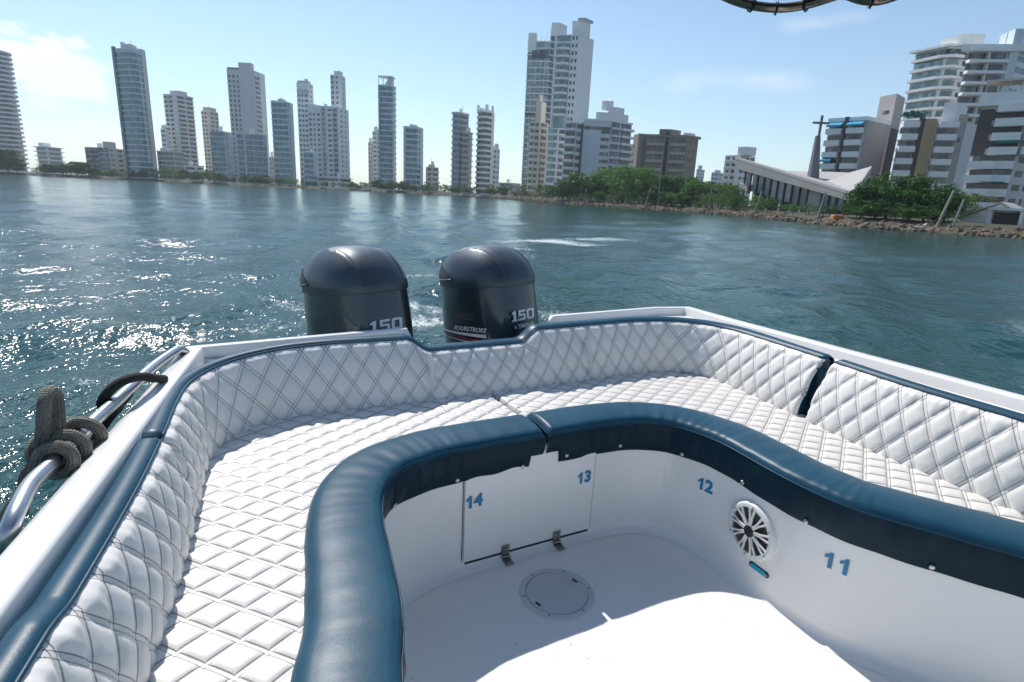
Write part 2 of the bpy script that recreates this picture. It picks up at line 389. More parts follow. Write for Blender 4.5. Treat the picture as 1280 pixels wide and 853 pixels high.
# closing wall of the well, between the two side decks
b = MB()
for (xa, ya) in ((INN[5][0], INN[5][1]), (INN[8][0]-.03, INN[8][1]-.018)):
    c = SB[np.argmin(((SB-np.array([xa+.12, ya-.20]))**2).sum(1))]
    b = MB(); b.add([(xa,ya,ZF+.3),(c[0],c[1],ZF+.3),(c[0],c[1],ZF+.700),(xa,ya,ZF+.700)], [(0,1,2,3)]); b.build('well_cheek', M['gelcoat'], boat)
for (x, y, lab) in ((*G(268,446,ZF+.705)[:2], 0), (*G(862,392.5,ZF+.705)[:2], 1)):
    b = MB(); n = 36
    ring = [(0.060,0.701),(0.060,0.708),(0.054,0.710),(0.049,0.7065)]
    P = np.array([[(x+r*math.cos(2*math.pi*k/n), y+r*math.sin(2*math.pi*k/n), ZF+z) for k in range(n+1)] for r, z in ring])
    o = b.grid(P, flip=True).build('cup_holder', M['gelcoat'], boat, True)
    b2 = MB(); b2.add([(x+.049*math.cos(2*math.pi*k/n), y+.049*math.sin(2*math.pi*k/n), ZF+.706) for k in range(n)], [tuple(range(n))])
    b2.build('cup_mat', M['beige'] if lab == 0 else M['shelf'], o)

# ---- floor
outl = [(p[0], p[1]) for p in offset_closed(OUT, 0.35)]
wl_pts = [tuple(WL[i]+WLn[i]*0.05) for i in range(0, len(WL), 8)]
poly = [Vector((x, y, 0)) for x, y in outl[:3]+wl_pts+outl[13:]]
tri = tessellate_polygon([poly]); mb = MB()
mb.add([(p.x, p.y, ZF) for p in poly], [t if (poly[t[1]]-poly[t[0]]).cross(poly[t[2]]-poly[t[0]]).z > 0 else t[::-1] for t in tri])
mb.build('cockpit_floor', M['floor'], boat)

# ---- locker wall with coved foot
def wallprof(s):
    return [(-0.045,ZF+.001),(-0.028,ZF+.003),(-0.014,ZF+.010),(-0.004,ZF+.024),(0.0,ZF+.045),(0.0,ZF+.30),(0.0,ZF+.49)]
ribbon(WL, WLn, WLs, wallprof).build('locker_wall', M['gelcoat'], boat, True)
# locker door with hinges
s1 = hit_wall(577.5, 650)[0]; s2 = hit_wall(741, 620)[0]
ribbon(WL, WLn, WLs, [(-0.0015,ZF+.004),(-0.0015,ZF+.47)], (s1-.001, s1+.0045)).build('door_gap_and_shade', M['groove'], boat)
ribbon(WL, WLn, WLs, [(-0.0015,ZF+.004),(-0.0015,ZF+.47)], (s2-.0062, s2+.0012)).build('door_gap_and_shade', M['groove'], boat)
ribbon(WL, WLn, WLs, [(-0.0075,ZF+.021),(-0.0058,ZF+.026),(-0.0058,ZF+.034)], (s1+.012, s2-.012)).build('door_gap_and_shade', M['groove'], boat)  # dark strip along the foot: shadow under the door, put in as colour
door = ribbon(WL, WLn, WLs, [(-0.0005,ZF+.030),(-0.008,ZF+.032),(-0.0085,ZF+.05),(-0.0085,ZF+.47)], (s1+.004, s2-.006))
door.build('locker_door', M['gelcoat'], boat, True, angle=40)
for px, py in ((631, 700), (695, 680)):
    h = hit_wall(px, py-6, -0.009); p, n = np.array(h[2]), np.array([*h[3], 0]); t = np.array([n[1], -n[0], 0])
    zb = ZF; base = np.array([p[0], p[1], 0])
    b = MB()
    b.obox(base-t*.017-n*.006+np.array([0,0,ZF+.022]), t*.034, n*.0045, np.array([0,0,.040]))
    b.obox(base-t*.017-n*.048+np.array([0,0,ZF+.0045]), t*.034, n*.040, np.array([0,0,.004]))
    b.tube([base-t*.018-n*.010+np.array([0,0,ZF+.016]), base+t*.018-n*.010+np.array([0,0,ZF+.016])], .006, 8)
    hg = bevelled(b.build('hinge', M['steel_dull'], boat), .0012)
    b = MB()
    for k in (-1, 1):
        q = base+t*.009*k-n*.006+np.array([0,0,ZF+.048]); b.tube([q, q-n*.003], .0035, 8)
        q = base+t*.009*k-n*.038+np.array([0,0,ZF+.0085]); b.tube([q, q+np.array([0,0,.002])], .0035, 8)
    b.build('screw', M['steel'], hg)

# ---- numbers on the wall
GLYPH = {'1': [[(.36,0),(.60,0),(.60,1),(.43,1),(.34,.87),(.14,.76),(.14,.58),(.25,.62),(.36,.71)]],
 'A1': [[(.02,0),(.66,0),(.66,.16),(.50,.16),(.50,1),(.30,1),(.02,.84),(.02,.68),(.22,.74),(.22,.16),(.02,.16)]],
 'A5': [[(0,0),(.74,0),(.86,.10),(.86,.52),(.74,.62),(.24,.62),(.24,.80),(.84,.80),(.84,1),(0,1),(0,.44),(.60,.44),(.60,.19),(0,.19)]],
 'A0': [[(.12,0),(.80,0),(.92,.12),(.92,.88),(.80,1),(.46,1),(.46,.81),(.66,.81),(.66,.19),(.46,.19),(.46,0)],[(.12,0),(.46,0),(.46,.19),(.26,.19),(.26,.81),(.46,.81),(.46,1),(.12,1),(0,.88),(0,.12)]]}
def glyphs(keys, h, adv, Mx, m_, name, parent, shear=0.0, sx=1.0, depth=.0003):
    """flat lettering cut from outlines; keys with their advances, centred"""
    tot = sum(adv); b = MB(); x = -tot/2
    for k, a_ in zip(keys, adv):
        for pl in GLYPH[k]:
            tri = tessellate_polygon([[Vector((p[0], p[1], 0)) for p in pl]])
            for z in (0, depth):
                b.add([tuple(Mx @ Vector(((x+p[0]+shear*p[1])*h*sx, (p[1]-.5)*h, z))) for p in pl], [t for t in tri])
            nn_ = len(pl); q = [tuple(Mx @ Vector(((x+p[0]+shear*p[1])*h*sx, (p[1]-.5)*h, z))) for z in (0, depth) for p in pl]
            b.add(q, [(i, (i+1) % nn_, nn_+(i+1) % nn_, nn_+i) for i in range(nn_)])
        x += a_
    return b.build(name, m_, parent)
def number(s, px, py, h_):
    h = hit_wall(px, py, -0.010); n = np.array([*h[3], 0]); t = np.array([n[1], -n[0], 0])
    Mx = frame_matrix(np.array(h[2])+n*(0.0092 if s in ('11','12') else 0.0)-n*0.0012, t, (0,0,1), -n)
    if s == '11': return glyphs('11', h_, (.82,.82), Mx, M['number'], 'seat_number', boat)
    o = glyphs('1', h_, (.80,), Mx @ Matrix.Translation((-.40*h_, 0, 0)), M['number'], 'seat_number', boat)
    text_obj(s[1], h_*1.40, Mx @ Matrix.Translation((.34*h_, 0, 0)), M['number'], 'digit', o, bold=0.0028, depth=0.0003)
    return o
number('14', 593, 627, .050); number('13', 730.5, 597, .050); number('12', 880, 608, .052); number('11', 1045, 706, .056)

# ---- speaker and blue lamp
def wall_frame(px, py, off=0.0):
    h = hit_wall(px, py, off); n = np.array([*h[3], 0.0]); t = np.array([n[1], -n[0], 0.0])
    return np.array(h[2]), t, np.array([0, 0, 1.0]), -n
P0, tx, tz, tn = wall_frame(941, 663)
def sp(b, pts2, w0, w1):
    """extrude a small outline given in speaker plane"""
    n = len(pts2); vs = [P0+tx*x+tz*y+tn*w0 for x, y in pts2]+[P0+tx*x+tz*y+tn*w1 for x, y in pts2]
    b.add(vs, [tuple(range(n-1,-1,-1)), tuple(range(n,2*n))]+[(i,(i+1)%n,n+(i+1)%n,n+i) for i in range(n)])
def lathe(b, prof, n=48):
    P = np.array([[P0+tx*(r*math.cos(2*math.pi*k/n))+tz*(r*math.sin(2*math.pi*k/n))+tn*w for k in range(n+1)] for r, w in prof])
    b.grid(P)
RS = 0.107
b = MB(); lathe(b, [(RS,-.01),(RS+.002,.008),(RS,.016),(RS-.006,.020),(RS-.018,.019),(RS-.020,.010)])
spk = b.build('speaker', M['speaker_white'], boat, True, angle=60)
b = MB(); lathe(b, [(RS-.018,.0095),(RS-.028,.008),(.055,.003),(.03,.004),(.0,.006)]); b.build('cone', M['speaker_cone'], spk, True)
for k in range(9):
    a = 2*math.pi*k/9+0.2; b = MB()
    for sg in (-1, 1):
        q = []
        for rr, da, w in ((.018,.16,.006),(.055,.13,.0055),(RS-.026,.20,.0065),(RS-.014,.18,.007)):
            q.append((rr, a+sg*da*(.018/rr if rr < .03 else 0.62), w))
        l, r_ = [], []
        for rr, aa, w in q:
            cx_, cy_ = rr*math.cos(aa), rr*math.sin(aa); ox, oy = -math.sin(aa)*w*.62, math.cos(aa)*w*.62
            l.append((cx_+ox, cy_+oy)); r_.append((cx_-ox, cy_-oy))
        sp(b, (r_+l[::-1]), .014, .021)
    bevelled(b.build('grille_spoke', M['speaker_white'], spk), .0015)
b = MB(); lathe(b, [(.0225,.010),(.0225,.022),(.019,.0245),(0,.025)], 28); b.build('hub', M['black'], spk, True, angle=50)
b = MB()
for k in range(6):
    a = 2*math.pi*k/6+.5; c = P0+tx*(RS-.010)*math.cos(a)+tz*(RS-.010)*math.sin(a)+tn*.0195; b.tube([c, c+tn*.002], .0032, 8)
b.build('screw', M['steel_dull'], spk)
P0, tx, tz, tn = wall_frame(949, 712)
b = MB(); n = 20
def stadium(L, w): 
    pts = []
    for sg in (1, -1):
        for k in range(9):
            a = -math.pi/2+math.pi*k/8; pts.append((sg*(L+w*math.cos(a)), sg*w*math.sin(a)))
    return pts
sp(b, stadium(.034, .0105), -.004, .004); lp = b.build('courtesy_lamp', M['black'], boat)
b = MB(); sp(b, stadium(.024, .009), .004, .008); bevelled(b.build('lens', M['cyan'], lp), .002)
b = MB()
for sg in (-1, 1): c = P0+tx*sg*.037; b.tube([c+tn*.004, c+tn*.006], .0035, 8)
b.build('screw', M['steel'], lp)

# ---- round inspection hatch in the floor
hc = G(696, 742, ZF); hx, hy = hc[0], hc[1]
def disc_prof(b, prof, n=64):
    P = np.array([[(hx+r*math.cos(2*math.pi*k/n), hy+r*math.sin(2*math.pi*k/n), ZF+z) for k in range(n+1)] for r, z in prof])
    b.grid(P, flip=True)
b = MB(); disc_prof(b, [(.137,.0),(.136,.004),(.132,.006),(.116,.006),(.1145,.003)]); hatch = b.build('hatch_ring', M['hatch'], boat, True, angle=50)
b = MB(); disc_prof(b, [(.1125,.002),(.112,.0052),(.110,.006),(.0,.006)])
hm = mat('hatch lid ribbed', (0.58, 0.58, 0.58), 0.5); nt = hm.node_tree
tcn = nt.nodes.new('ShaderNodeTexCoord'); ck = nt.nodes.new('ShaderNodeTexVoronoi'); ck.inputs['Scale'].default_value = 150
nt.links.new(tcn.outputs['Object'], ck.inputs['Vector']); bn = nt.nodes.new('ShaderNodeBump'); bn.inputs['Distance'].default_value = .002; bn.inputs['Strength'].default_value = .6
nt.links.new(ck.outputs['Distance'], bn.inputs['Height']); nt.links.new(bn.outputs[0], nt.nodes['Principled BSDF'].inputs['Normal'])
b.build('hatch_lid', hm, boat, True, angle=50)
b = MB()
for k in range(6):
    a = 2*math.pi*k/6+.25; c = np.array([hx+.125*math.cos(a), hy+.125*math.sin(a), ZF+.005]); b.tube([c, c+np.array([0,0,.0022])], .0042, 8)
b.build('screw', M['steel_dull'], hatch)
b = MB()
for a in (3.9, 0.76):
    c = np.array([hx+.098*math.cos(a), hy+.098*math.sin(a), 0]); t = np.array([-math.sin(a), math.cos(a), 0]); n = np.array([math.cos(a), math.sin(a), 0])
    b.obox(c-t*.012-n*.004+np.array([0,0,ZF+.0062]), t*.024, n*.008, np.array([0,0,.0012]))
b.build('key_slot', M['groove'], hatch)
# specks of dirt on the floor and wall
b = MB()
for (px, py) in ((602,733),(714,806),(693,829),(735,823),(760,829),(515,848),(530,824),(646,805),(905,776),(948,790),(905,635)):
    c = G(px, py, ZF+.0015); r0 = random.uniform(.0012, .0026)
    b.add([(c[0]+r0*math.cos(a)*random.uniform(.6,1.3), c[1]+r0*math.sin(a)*random.uniform(.6,1.3), ZF+.0015) for a in np.linspace(0, 5.3, 6)], [tuple(range(6))])
b.build('dirt_specks', M['groove'], boat)

# ------------------------------------------------------------------ backrests
A_, B_ = 0.094, 0.135                          # diamond width and height
def pillow(p, q, amp):
    dp = np.abs(p-np.round(p)); dq = np.abs(q-np.round(q))
    f = (1-np.exp(-(dp/.12)**1.3))*(1-np.exp(-(dq/.12)**1.3))
    # small padded channel between the two rows of stitches
    ch = 0.16*np.maximum(np.exp(-(dp/.035)**2), np.exp(-(dq/.035)**2))
    return amp*(f+ch)
def Htop(i):
    x, y = SB[i]
    if x < -.6: return 0.747+.013*float(sstep(np.array(y), 1.9, 2.2))
    if y < 2.2: return 0.76
    lo = sstep(np.array(x), -.40, -.33)*(1-sstep(np.array(x), .115, .175))
    return float(0.76-0.062*lo)
def backrest(s0, s1, label):
    idx = np.where((SBs >= s0) & (SBs <= s1))[0]; NV = 44
    n = len(idx); P = np.zeros((n, NV, 3)); UV = np.zeros((n, NV, 2))
    hts = np.array([Htop(i) for i in idx]); 
    k = np.ones(9)/9; hts = np.convolve(np.pad(hts, 4, 'edge'), k, 'valid')
    lean = 0.060+0.060*sstep(SBs[idx], 2.6, 3.3)
    e0 = np.minimum(SBs[idx]-s0, s1-SBs[idx])          # rounded ends
    endr = -0.022*np.clip(1-e0/.022, 0, 1)**2
    for j in range(NV):
        v = j/(NV-1)
        # section: foot, bulging face, rounded top
        zz = ZF+0.475+(hts-0.475)*v
        off = .016+(lean-.016)*v**1.15 - 0.016*math.sin(math.pi*min(1, v*1.02))**0.8
        off = off + (0.010*(max(0, v-.93)/.07)**2 if v > .93 else 0) + (0.03*((.08-v)/.08)**2 if v < .08 else 0)
        arc = 0.475+(0.285)*v
        p = SBs[idx]/A_+arc/B_; q = SBs[idx]/A_-arc/B_
        edge = min(1, (1-v)/.05, v/.05+.2)
        h = pillow(p, q, 0.0115)*edge
        # crinkles gathered along the top seam
        h = h+0.0022*np.sin(SBs[idx]*2*math.pi/.031+np.sin(SBs[idx]*17)*2)*max(0, (v-.82)/.18)*(v < .995)
        o = off-h-endr
        P[:, j, 0] = SB[idx, 0]+SBn[idx, 0]*o; P[:, j, 1] = SB[idx, 1]+SBn[idx, 1]*o; P[:, j, 2] = zz
        UV[:, j, 0] = p; UV[:, j, 1] = q
    root = MB().grid(P, UV, flip=False).build('backrest', M['quilt_back'], boat, True, uv=True)
    tag(root, label)
    rows = []
    bw = .056+.026*sstep(SBs[idx], 3.35, 3.6)*(1-sstep(SBs[idx], 5.2, 5.7))-.008*np.exp(-((SBs[idx]-3.0)/.25)**2)
    for a, i in enumerate(idx):
        f_ = bw[a]/.095; h = ZF+hts[a]; o = lean[a]+.008; e = endr[a]; d = -.02*min(1, max(0, 1-e0[a]/.02))
        rows.append([(SB[i][0]+SBn[i][0]*(o+w*f_-e*.3), SB[i][1]+SBn[i][1]*(o+w*f_-e*.3), h+z+d*.6) for w, z in
                     ((-.004,-.006),(-.001,.002),(.005,.007),(.018,.012),(.045,.014),(.072,.011),(.086,.003),(.092,-.010),(.093,-.040),(.093,-.16))])
    MB().grid(np.array(rows)).build('top_band', M['navy'], root, True)
    # piping along the seam
    pts = [(SB[i][0]+SBn[i][0]*(lean[a]+.006), SB[i][1]+SBn[i][1]*(lean[a]+.006), ZF+hts[a]+.0005) for a, i in enumerate(idx)][::3]
    MB().tube(pts, .0042, 6).build('piping', M['navy'], root, True)
    # ends
    for a in (0, -1):
        i = idx[a]; prof = [tuple(P[a, j]) for j in range(0, NV, 3)]+[tuple(P[a, -1])]+[(SB[i][0]+SBn[i][0]*.16, SB[i][1]+SBn[i][1]*.16, ZF+hts[a]-.01), (SB[i][0]+SBn[i][0]*.16, SB[i][1]+SBn[i][1]*.16, ZF+.475)]
        MB().add(prof, [tuple(range(len(prof)))]).build('end_panel', M['navy'], root)
    return root
s_l = nearest_s(SB, SBs, G(236, 600, ZF+.6)); 
sL = nearest_s(SB, SBs, (-.845, 1.37)); print('lens', SBs[-1], nearest_s(SB,SBs,(-.9,2.06)), nearest_s(SB,SBs,(1.0,2.94))); sR = nearest_s(SB, SBs, (1.285, 2.36))
backrest(0.05, sL-.004, 'port side backrest'); backrest(sL+.004, sR-.018, 'stern backrest that wraps round both corners'); backrest(sR+.018, SBs[-1]-.05, 'starboard side backrest')
# dark backing seen in the gaps and along the foot
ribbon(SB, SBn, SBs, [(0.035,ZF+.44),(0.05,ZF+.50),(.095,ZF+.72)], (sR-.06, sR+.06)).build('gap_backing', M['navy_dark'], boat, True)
ribbon(SB, SBn, SBs, [(-0.02,ZF+.40),(.06,ZF+.46),(.10,ZF+.55),(.14,ZF+.60)], (.05, SBs[-1]-.05)).build('seat_base', M['groove'], boat, True)

# ------------------------------------------------------------------ seat cushions
sS = nearest_s(WL, WLs, G(672, 550, ZF+.46))
seam_a = np.array([math.cos(R(59)), math.sin(R(59))]); seam_b = np.array([math.cos(R(-19.5)), math.sin(R(-19.5))])
SP = 0.0735*math.sin(R(78.5))
nA = np.array([-seam_a[1], seam_a[0]]); nB = np.array([-seam_b[1], seam_b[0]])
split_p = np.array([-.08, 2.474]); split_d = np.array([.5, -.866])
def seat_cushion(s0, s1, side, label):
    root = thing('seat_cushion', label, 'seat cushion', (0, 0, 0), 0)
    i0 = np.where((WLs >= s0) & (WLs <= s1))[0]
    # quilted top: follows the locker wall, reaching under the backrest; quilting is straight in plan
    rows = []; uvr = []; NW = 110
    depth = []
    for i in i0:
        p0 = WL[i]+WLn[i]*0.165
        # distance to the backrest along the normal
        best = None; d = WLn[i]
        rel = SB+SBn*0.05-p0; along = rel@d; perp = np.abs(rel@np.array([-d[1], d[0]]))
        ok = (along > 0.0) & (perp < .012)
        best = along[ok].min() if ok.any() else np.nan
        depth.append(best)
    depth = np.array(depth)
    g = ~np.isnan(depth)
    depth = np.interp(np.arange(len(depth)), np.where(g)[0], depth[g])
    kk = 13; depth = np.convolve(np.pad(depth, kk//2, 'edge'), np.ones(kk)/kk, 'valid')
    depth = np.clip(depth, .05, .62)
    X = np.zeros((len(i0), NW, 3)); UVc = np.zeros((len(i0), NW, 2))
    for j in range(NW):
        w = j/(NW-1); x = WL[i0]+WLn[i0]*(0.165+depth*w)[:, None]
        p = x@nA/SP; q = x@nB/SP
        # round down at the split
        dsp = ((x-split_p)@np.array([.866, .5]))*side
        rnd = -0.03*np.clip(1-dsp/.022, 0, 1.0)**2
        h = pillow(p, q, 0.0085)
        X[:, j, :2] = x; X[:, j, 2] = ZF+0.497+h+rnd-0.02*max(0, (.04-w)/.04)
        UVc[:, j, 0] = p; UVc[:, j, 1] = q
    return root, X, UVc, i0
def finish_cushion(root, X, UVc, i0, s0, s1, side):
    MB().grid(X, UVc, flip=True).build('quilted_top', M['quilt_seat'], root, True, uv=True)
    # front roll
    prof0 = [(.182,.490),(.180,.505),(.176,.518),(.165,.529),(.140,.537),(.105,.541),(.065,.541),(.030,.538),(.004,.534),(-.012,.529),(-.020,.520),(-.0235,.504)]
    rows, sk = [], []
    for i in i0:
        s = WLs[i]; e = min(s-s0, s1-s); r = max(0, 1-e/.030); d = -.030*r*r
        wob = .0008*math.sin(s*9.3)+.001*math.sin(s*31)
        pk = .0008*math.sin(s*140+3*math.sin(s*11))*WLk[i]+.0005*math.sin(s*61+2*math.sin(s*5))
        rows.append([(*(WL[i]+WLn[i]*(o+wob)), ZF+z+d*(1 if k > 0 else .2)+pk*(1.0 if 6 <= k <= 10 else .35 if k > 2 else 0)) for k, (o, z) in enumerate(prof0)])
        dist = abs(s-sS); bot = .425 if dist < .066 else .378
        if 0.066 <= dist < .070: bot = .378
        sag = .004*math.sin(s*13)+.003*math.sin(s*37+1)
        fold = (.0055*math.sin(s*47+2*math.sin(s*7))+.004*math.sin(s*101+3*math.sin(s*5)))*(.5+.5*math.sin(s*6.1+1))
        col = []
        for k in range(11):
            t = k/10; z = .504+(bot-.504)*t
            dd = d*(1-t)
            o = -.0235-.004*math.sin(math.pi*t)+fold*math.sin(math.pi*min(1, t*1.1))*(.3+.7*t)+sag*t*.6+(.016*t*t)
            o = min(o, -.0035)
            col.append((*(WL[i]+WLn[i]*o), ZF+z+dd*0))
        sk.append(col)
    MB().grid(np.array(rows), flip=True).build('front_roll', M['navy'], root, True)
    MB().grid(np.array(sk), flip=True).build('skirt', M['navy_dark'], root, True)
    pts = [(*(WL[i]+WLn[i]*-.0245), ZF+.5065) for i in i0][::3]
    MB().tube(pts, .0022, 5).build('stitched_seam', M['navy'], root, True)
    for a in (0, -1):
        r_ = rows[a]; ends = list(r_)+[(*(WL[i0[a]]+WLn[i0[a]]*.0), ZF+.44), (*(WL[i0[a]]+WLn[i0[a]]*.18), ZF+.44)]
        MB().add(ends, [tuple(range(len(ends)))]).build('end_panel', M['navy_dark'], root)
SNAPS = [(492,631),(571,599.7),(652.5,582.5),(707.5,568.8),(774.7,556.6),(852.8,567.5),(929.4,603),(1008.4,651.4),(1165,707.8)]
C1 = seat_cushion(0.15, sS-.0035, -1, 'quilted white seat cushion with wide blue front roll running towards the camera, numbers 14 side')
finish_cushion(*C1, 0.15, sS-.0035, -1)
C2 = seat_cushion(sS+.0035, WLs[-1]-.1, 1, 'quilted white seat cushion with navy front roll above numbers 11, 12 and the speaker')
finish_cushion(*C2, sS+.0035, WLs[-1]-.1, 1)
for px, py in SNAPS:
    h = hit_wall(px, py, -.012); s = h[0]; n = np.array([*h[3], 0]); c = np.array([*h[2][:2], max(ZF+.386, h[2][2])])-n*.004
    P0, tx, tz, tn = c, np.array([n[1], -n[0], 0]), np.array([0,0,1.0]), -n
    b = MB(); lathe(b, [(.0085,0),(.0088,.003),(.0075,.0055),(.004,.0068),(0,.007)], 16)
    b.build('snap_button', M['steel'], C1[0] if s < sS else C2[0], True)

# ------------------------------------------------------------------ outboard motors
cowl = mat('dark blue grey cowl paint', (0.052, 0.070, 0.086), 0.44, metal=0.5, coat=0.3, coat_rough=0.25, noise=(4, .5, (0.066, 0.085, 0.102)))
cowl_low = mat('darker lower cowl paint', (0.030, 0.042, 0.054), 0.36, metal=0.4, coat=0.8, coat_rough=0.08, noise=(5, .5, (0.022, 0.032, 0.042)))
def tp(x, z): return x*(1-.15*float(sstep(np.array(z), 1.15, 1.62))) if x > 0 else x
def section(hx_, hy_, n=64, front_flat=0.60):
    """outline of the cowl: flat face ahead, bluntly rounded sides, narrower tail"""
    pts = []
    for k in range(n):
        a = 2*math.pi*k/n; c, s = math.cos(a), math.sin(a); e = 2/2.7
        x = hx_*math.copysign(abs(c)**e, c); y = hy_*math.copysign(abs(s)**e, s)
        y *= 1-0.16*max(0, -x/hx_)**2
        pts.append((x, y))
    return pts
def motor():
    root = thing('outboard_motor', 'dark outboard motor', 'outboard motor')
    n = 64
    # lower cowl
    zs = [(0.90,.20,.15),(0.98,.24,.18),(1.10,.27,.20),(1.30,.288,.212),(1.45,.292,.214),(1.52,.291,.213),(1.582,.288,.212)]
    P = np.array([[(tp(x, z), y, z) for x, y in section(a, b_)+section(a, b_)[:1]] for z, a, b_ in zs])
    low = MB().grid(P).add([tuple(p) for p in P[0][:-1]], [tuple(range(n-1,-1,-1))]).build('lower_cowl', cowl_low, root, True, angle=60)
    # recessed front face plate
    b = MB(); pts = []
    # upper cowl
    rings = [(1.579,.286,.210,0),(1.583,.294,.217,0),(1.600,.295,.2175,0)]
    H0, HT = 1.600, 0.215
    for k in range(1, 25):
        a = k/24*math.pi/2; f = math.cos(a)**0.78 if k < 24 else 0.0
        rings.append((H0+HT*math.sin(a)**1.05, .296*f+.001, .218*(math.cos(a)**0.74 if k < 24 else 0)+.001, -.03*math.sin(a)))
    rows = []
    for z, a, b_, cx_ in rings:
        row = []
        for x, y in section(max(a, .001), max(b_, .001), 160)+section(max(a, .001), max(b_, .001), 160)[:1]:
            # nose slopes back, ridge lines either side of the centre panel
            r_ = y/.218; bump = (0.011*math.exp(-max(0, (abs(r_)-.56))/.10) if abs(r_) >= .56 else .011*math.exp(-((abs(r_)-.56)/.03)**2))*min(1, max(0, (z-1.59)/.04))
            row.append((tp(x, 1.62)+cx_, y, z+bump-0.03*max(0, -x/.296)**2*max(0, (z-1.62)/.15)))
        rows.append(row)
    top = MB().grid(np.array(rows)).build('top_cowl', cowl, root, True, angle=55)
    # air intakes: dark wedge with a lip each side near the tail
    for sg in (-1, 1):
        b = MB(); lipb = MB(); g = []
        for u in np.linspace(0, 1, 9):
            x = -.262+.20*u; 
            def surf(z):
                # half width of the cowl at this height and x
                best = None
                for (z1_, a1, b1, c1_), (z2_, a2, b2, c2_) in zip(rings[1:], rings[2:]):
                    if z1_ <= z <= z2_:
                        t = (z-z1_)/(z2_-z1_+1e-9); a = a1+(a2-a1)*t; bb = b1+(b2-b1)*t; cc = c1_+(c2_-c1_)*t
                        q = min(1, abs((x-cc)/a)); return bb*(1-q**2.7)**(1/2.7)*(1-0.16*max(0, -(x-cc)/a)**2)
                return .1
            zt = 1.712-.078*u**1.5; zb_ = 1.622+.010*u
            g.append([(x, sg*(surf(z)+.0035), z) for z in np.linspace(zb_, max(zt, zb_+.002), 4)])
            lipb_pt = (x, sg*(surf(zb_-.004)+.004), zb_-.006)
            lipb.v.append(lipb_pt)
        P = np.array(g); MB().grid(P, flip=(sg < 0)).build('air_intake', M['black'], top)
        pts = lipb.v; lb = MB().tube(pts, .006, 6).build('intake_lip', cowl, top, True)
    # skirt, midsection, leg and bracket
    b = MB(); P = np.array([[(x-.02, y, z) for x, y in section(a, b_)+section(a, b_)[:1]] for z, a, b_ in [(.62,.10,.06),(.74,.13,.09),(.86,.19,.14),(.905,.205,.155)]])
    b.grid(P); b.build('midsection', cowl_low, root, True)
    b = MB(); P = np.array([[(x*1.0-.05, y, z) for x, y in section(a, b_)+section(a, b_)[:1]] for z, a, b_ in [(-.45,.10,.022),(-.1,.10,.03),(.3,.09,.04),(.64,.10,.06)]])
    b.grid(P).box(-.30,.10,-.10,.10,-.02,-.005); b.build('lower_leg', cowl_low, root, True, angle=40)
    return root, low, top
def surf_x(y, z):            # front face x at height z
    return (.292*(1-.15*float(sstep(np.array(z), 1.15, 1.62))))*(1-min(1, abs(y/.214))**2.7)**(1/2.7)
def surf_y(x):
    return .214*(1-min(1, abs(x/.292))**2.7)**(1/2.7)*(1-0.16*max(0, -x/.292)**2)
mroot, mlow, mtop = motor()
def decal_matrix(o, x, y, z): return frame_matrix(o, x, y, z)
def motor_decals(low):
    glyphs(('A1','A5','A0'), .058, (.80,1.0,.98), decal_matrix((surf_x(0,1.418)+.002, -.035, 1.418), (0,1,0), (-.12,0,.993), (.993,0,.12)), M['decal_white'], 'power_number', low, shear=.12, sx=1.15)
    text_obj('YAMAHA', .034, decal_matrix((surf_x(0,1.357)+.002, -.018, 1.357), (0,1,0), (-.12,0,.993), (.993,0,.12)), M['decal_white'], 'maker_name', low, bold=.0008, depth=.0005, sx=.92)
    n = 20; b = MB(); c = np.array([surf_x(0,1.357)+.002, -.104, 1.357])
    b.tube([c+np.array([0, .008*math.cos(a), .008*math.sin(a)]) for a in np.linspace(0, 2*math.pi, n)[:-1]], .0012, 5, closed=True)
    for k in range(3):
        a = math.pi/2+k*2*math.pi/3; b.tube([c, c+np.array([0, .008*math.cos(a), .008*math.sin(a)])], .0011, 5)
    b.build('maker_emblem', M['decal_white'], low)
    for sg in (-1, 1):
        def stripe(z0, dz, w, mt_, nm, x0=-.27, x1=.16):
            g = []
            for x in np.linspace(x0, x1, 30):
                u = (x-x0)/(x1-x0); zz = z0+dz*u; ww = w*(.35+.65*u)
                g.append([(tp(x, zz), sg*(surf_y(x)+.0022), zz), (tp(x, zz), sg*(surf_y(x)+.0022), zz+ww)])
            MB().grid(np.array(g), flip=(sg > 0)).build(nm, mt_, low)
        stripe(1.322, -.022, .020, M['decal_white'], 'side_stripe'); stripe(1.312, -.036, .008, M['decal_red'], 'side_stripe'); stripe(1.295, -.034, .007, M['decal_white'], 'side_stripe')
        x = .03; y = sg*(surf_y(x)+.0025)
        t = np.array([1, 0, 0]) if sg < 0 else np.array([-1, 0, 0])
        text_obj('FOURSTROKE', .036, decal_matrix((x+.02, y, 1.345), t, (0, 0, 1), (0, sg, 0)), M['decal_white'], 'side_lettering', low, bold=.0008, depth=.0004, shear=.35, sx=1.05)
motor_decals(mlow)
def copy_tree(o, parent=None):
    c = o.copy(); COL.objects.link(c)
    if parent is not None: c.parent = parent
    for ch in list(o.children): copy_tree(ch, c)
    return c
m2 = copy_tree(mroot)
E1, E2 = (-.835, 2.96), (-.150, 3.37)
for o, e, lab in ((mroot, E1, 'dark blue outboard motor behind the raised stern corner, its number half hidden'), (m2, E2, 'dark blue outboard motor in the low gap of the stern, lettered 150 on its front')):
    o.location = (e[0]+.13, e[1]-.11, 0.0); o.rotation_euler = (0, R(-6.5), R(-40)); o.scale = (1.09, 1.09, 1.0); o['label'] = lab; o['group'] = 'twin outboard motors on the stern'
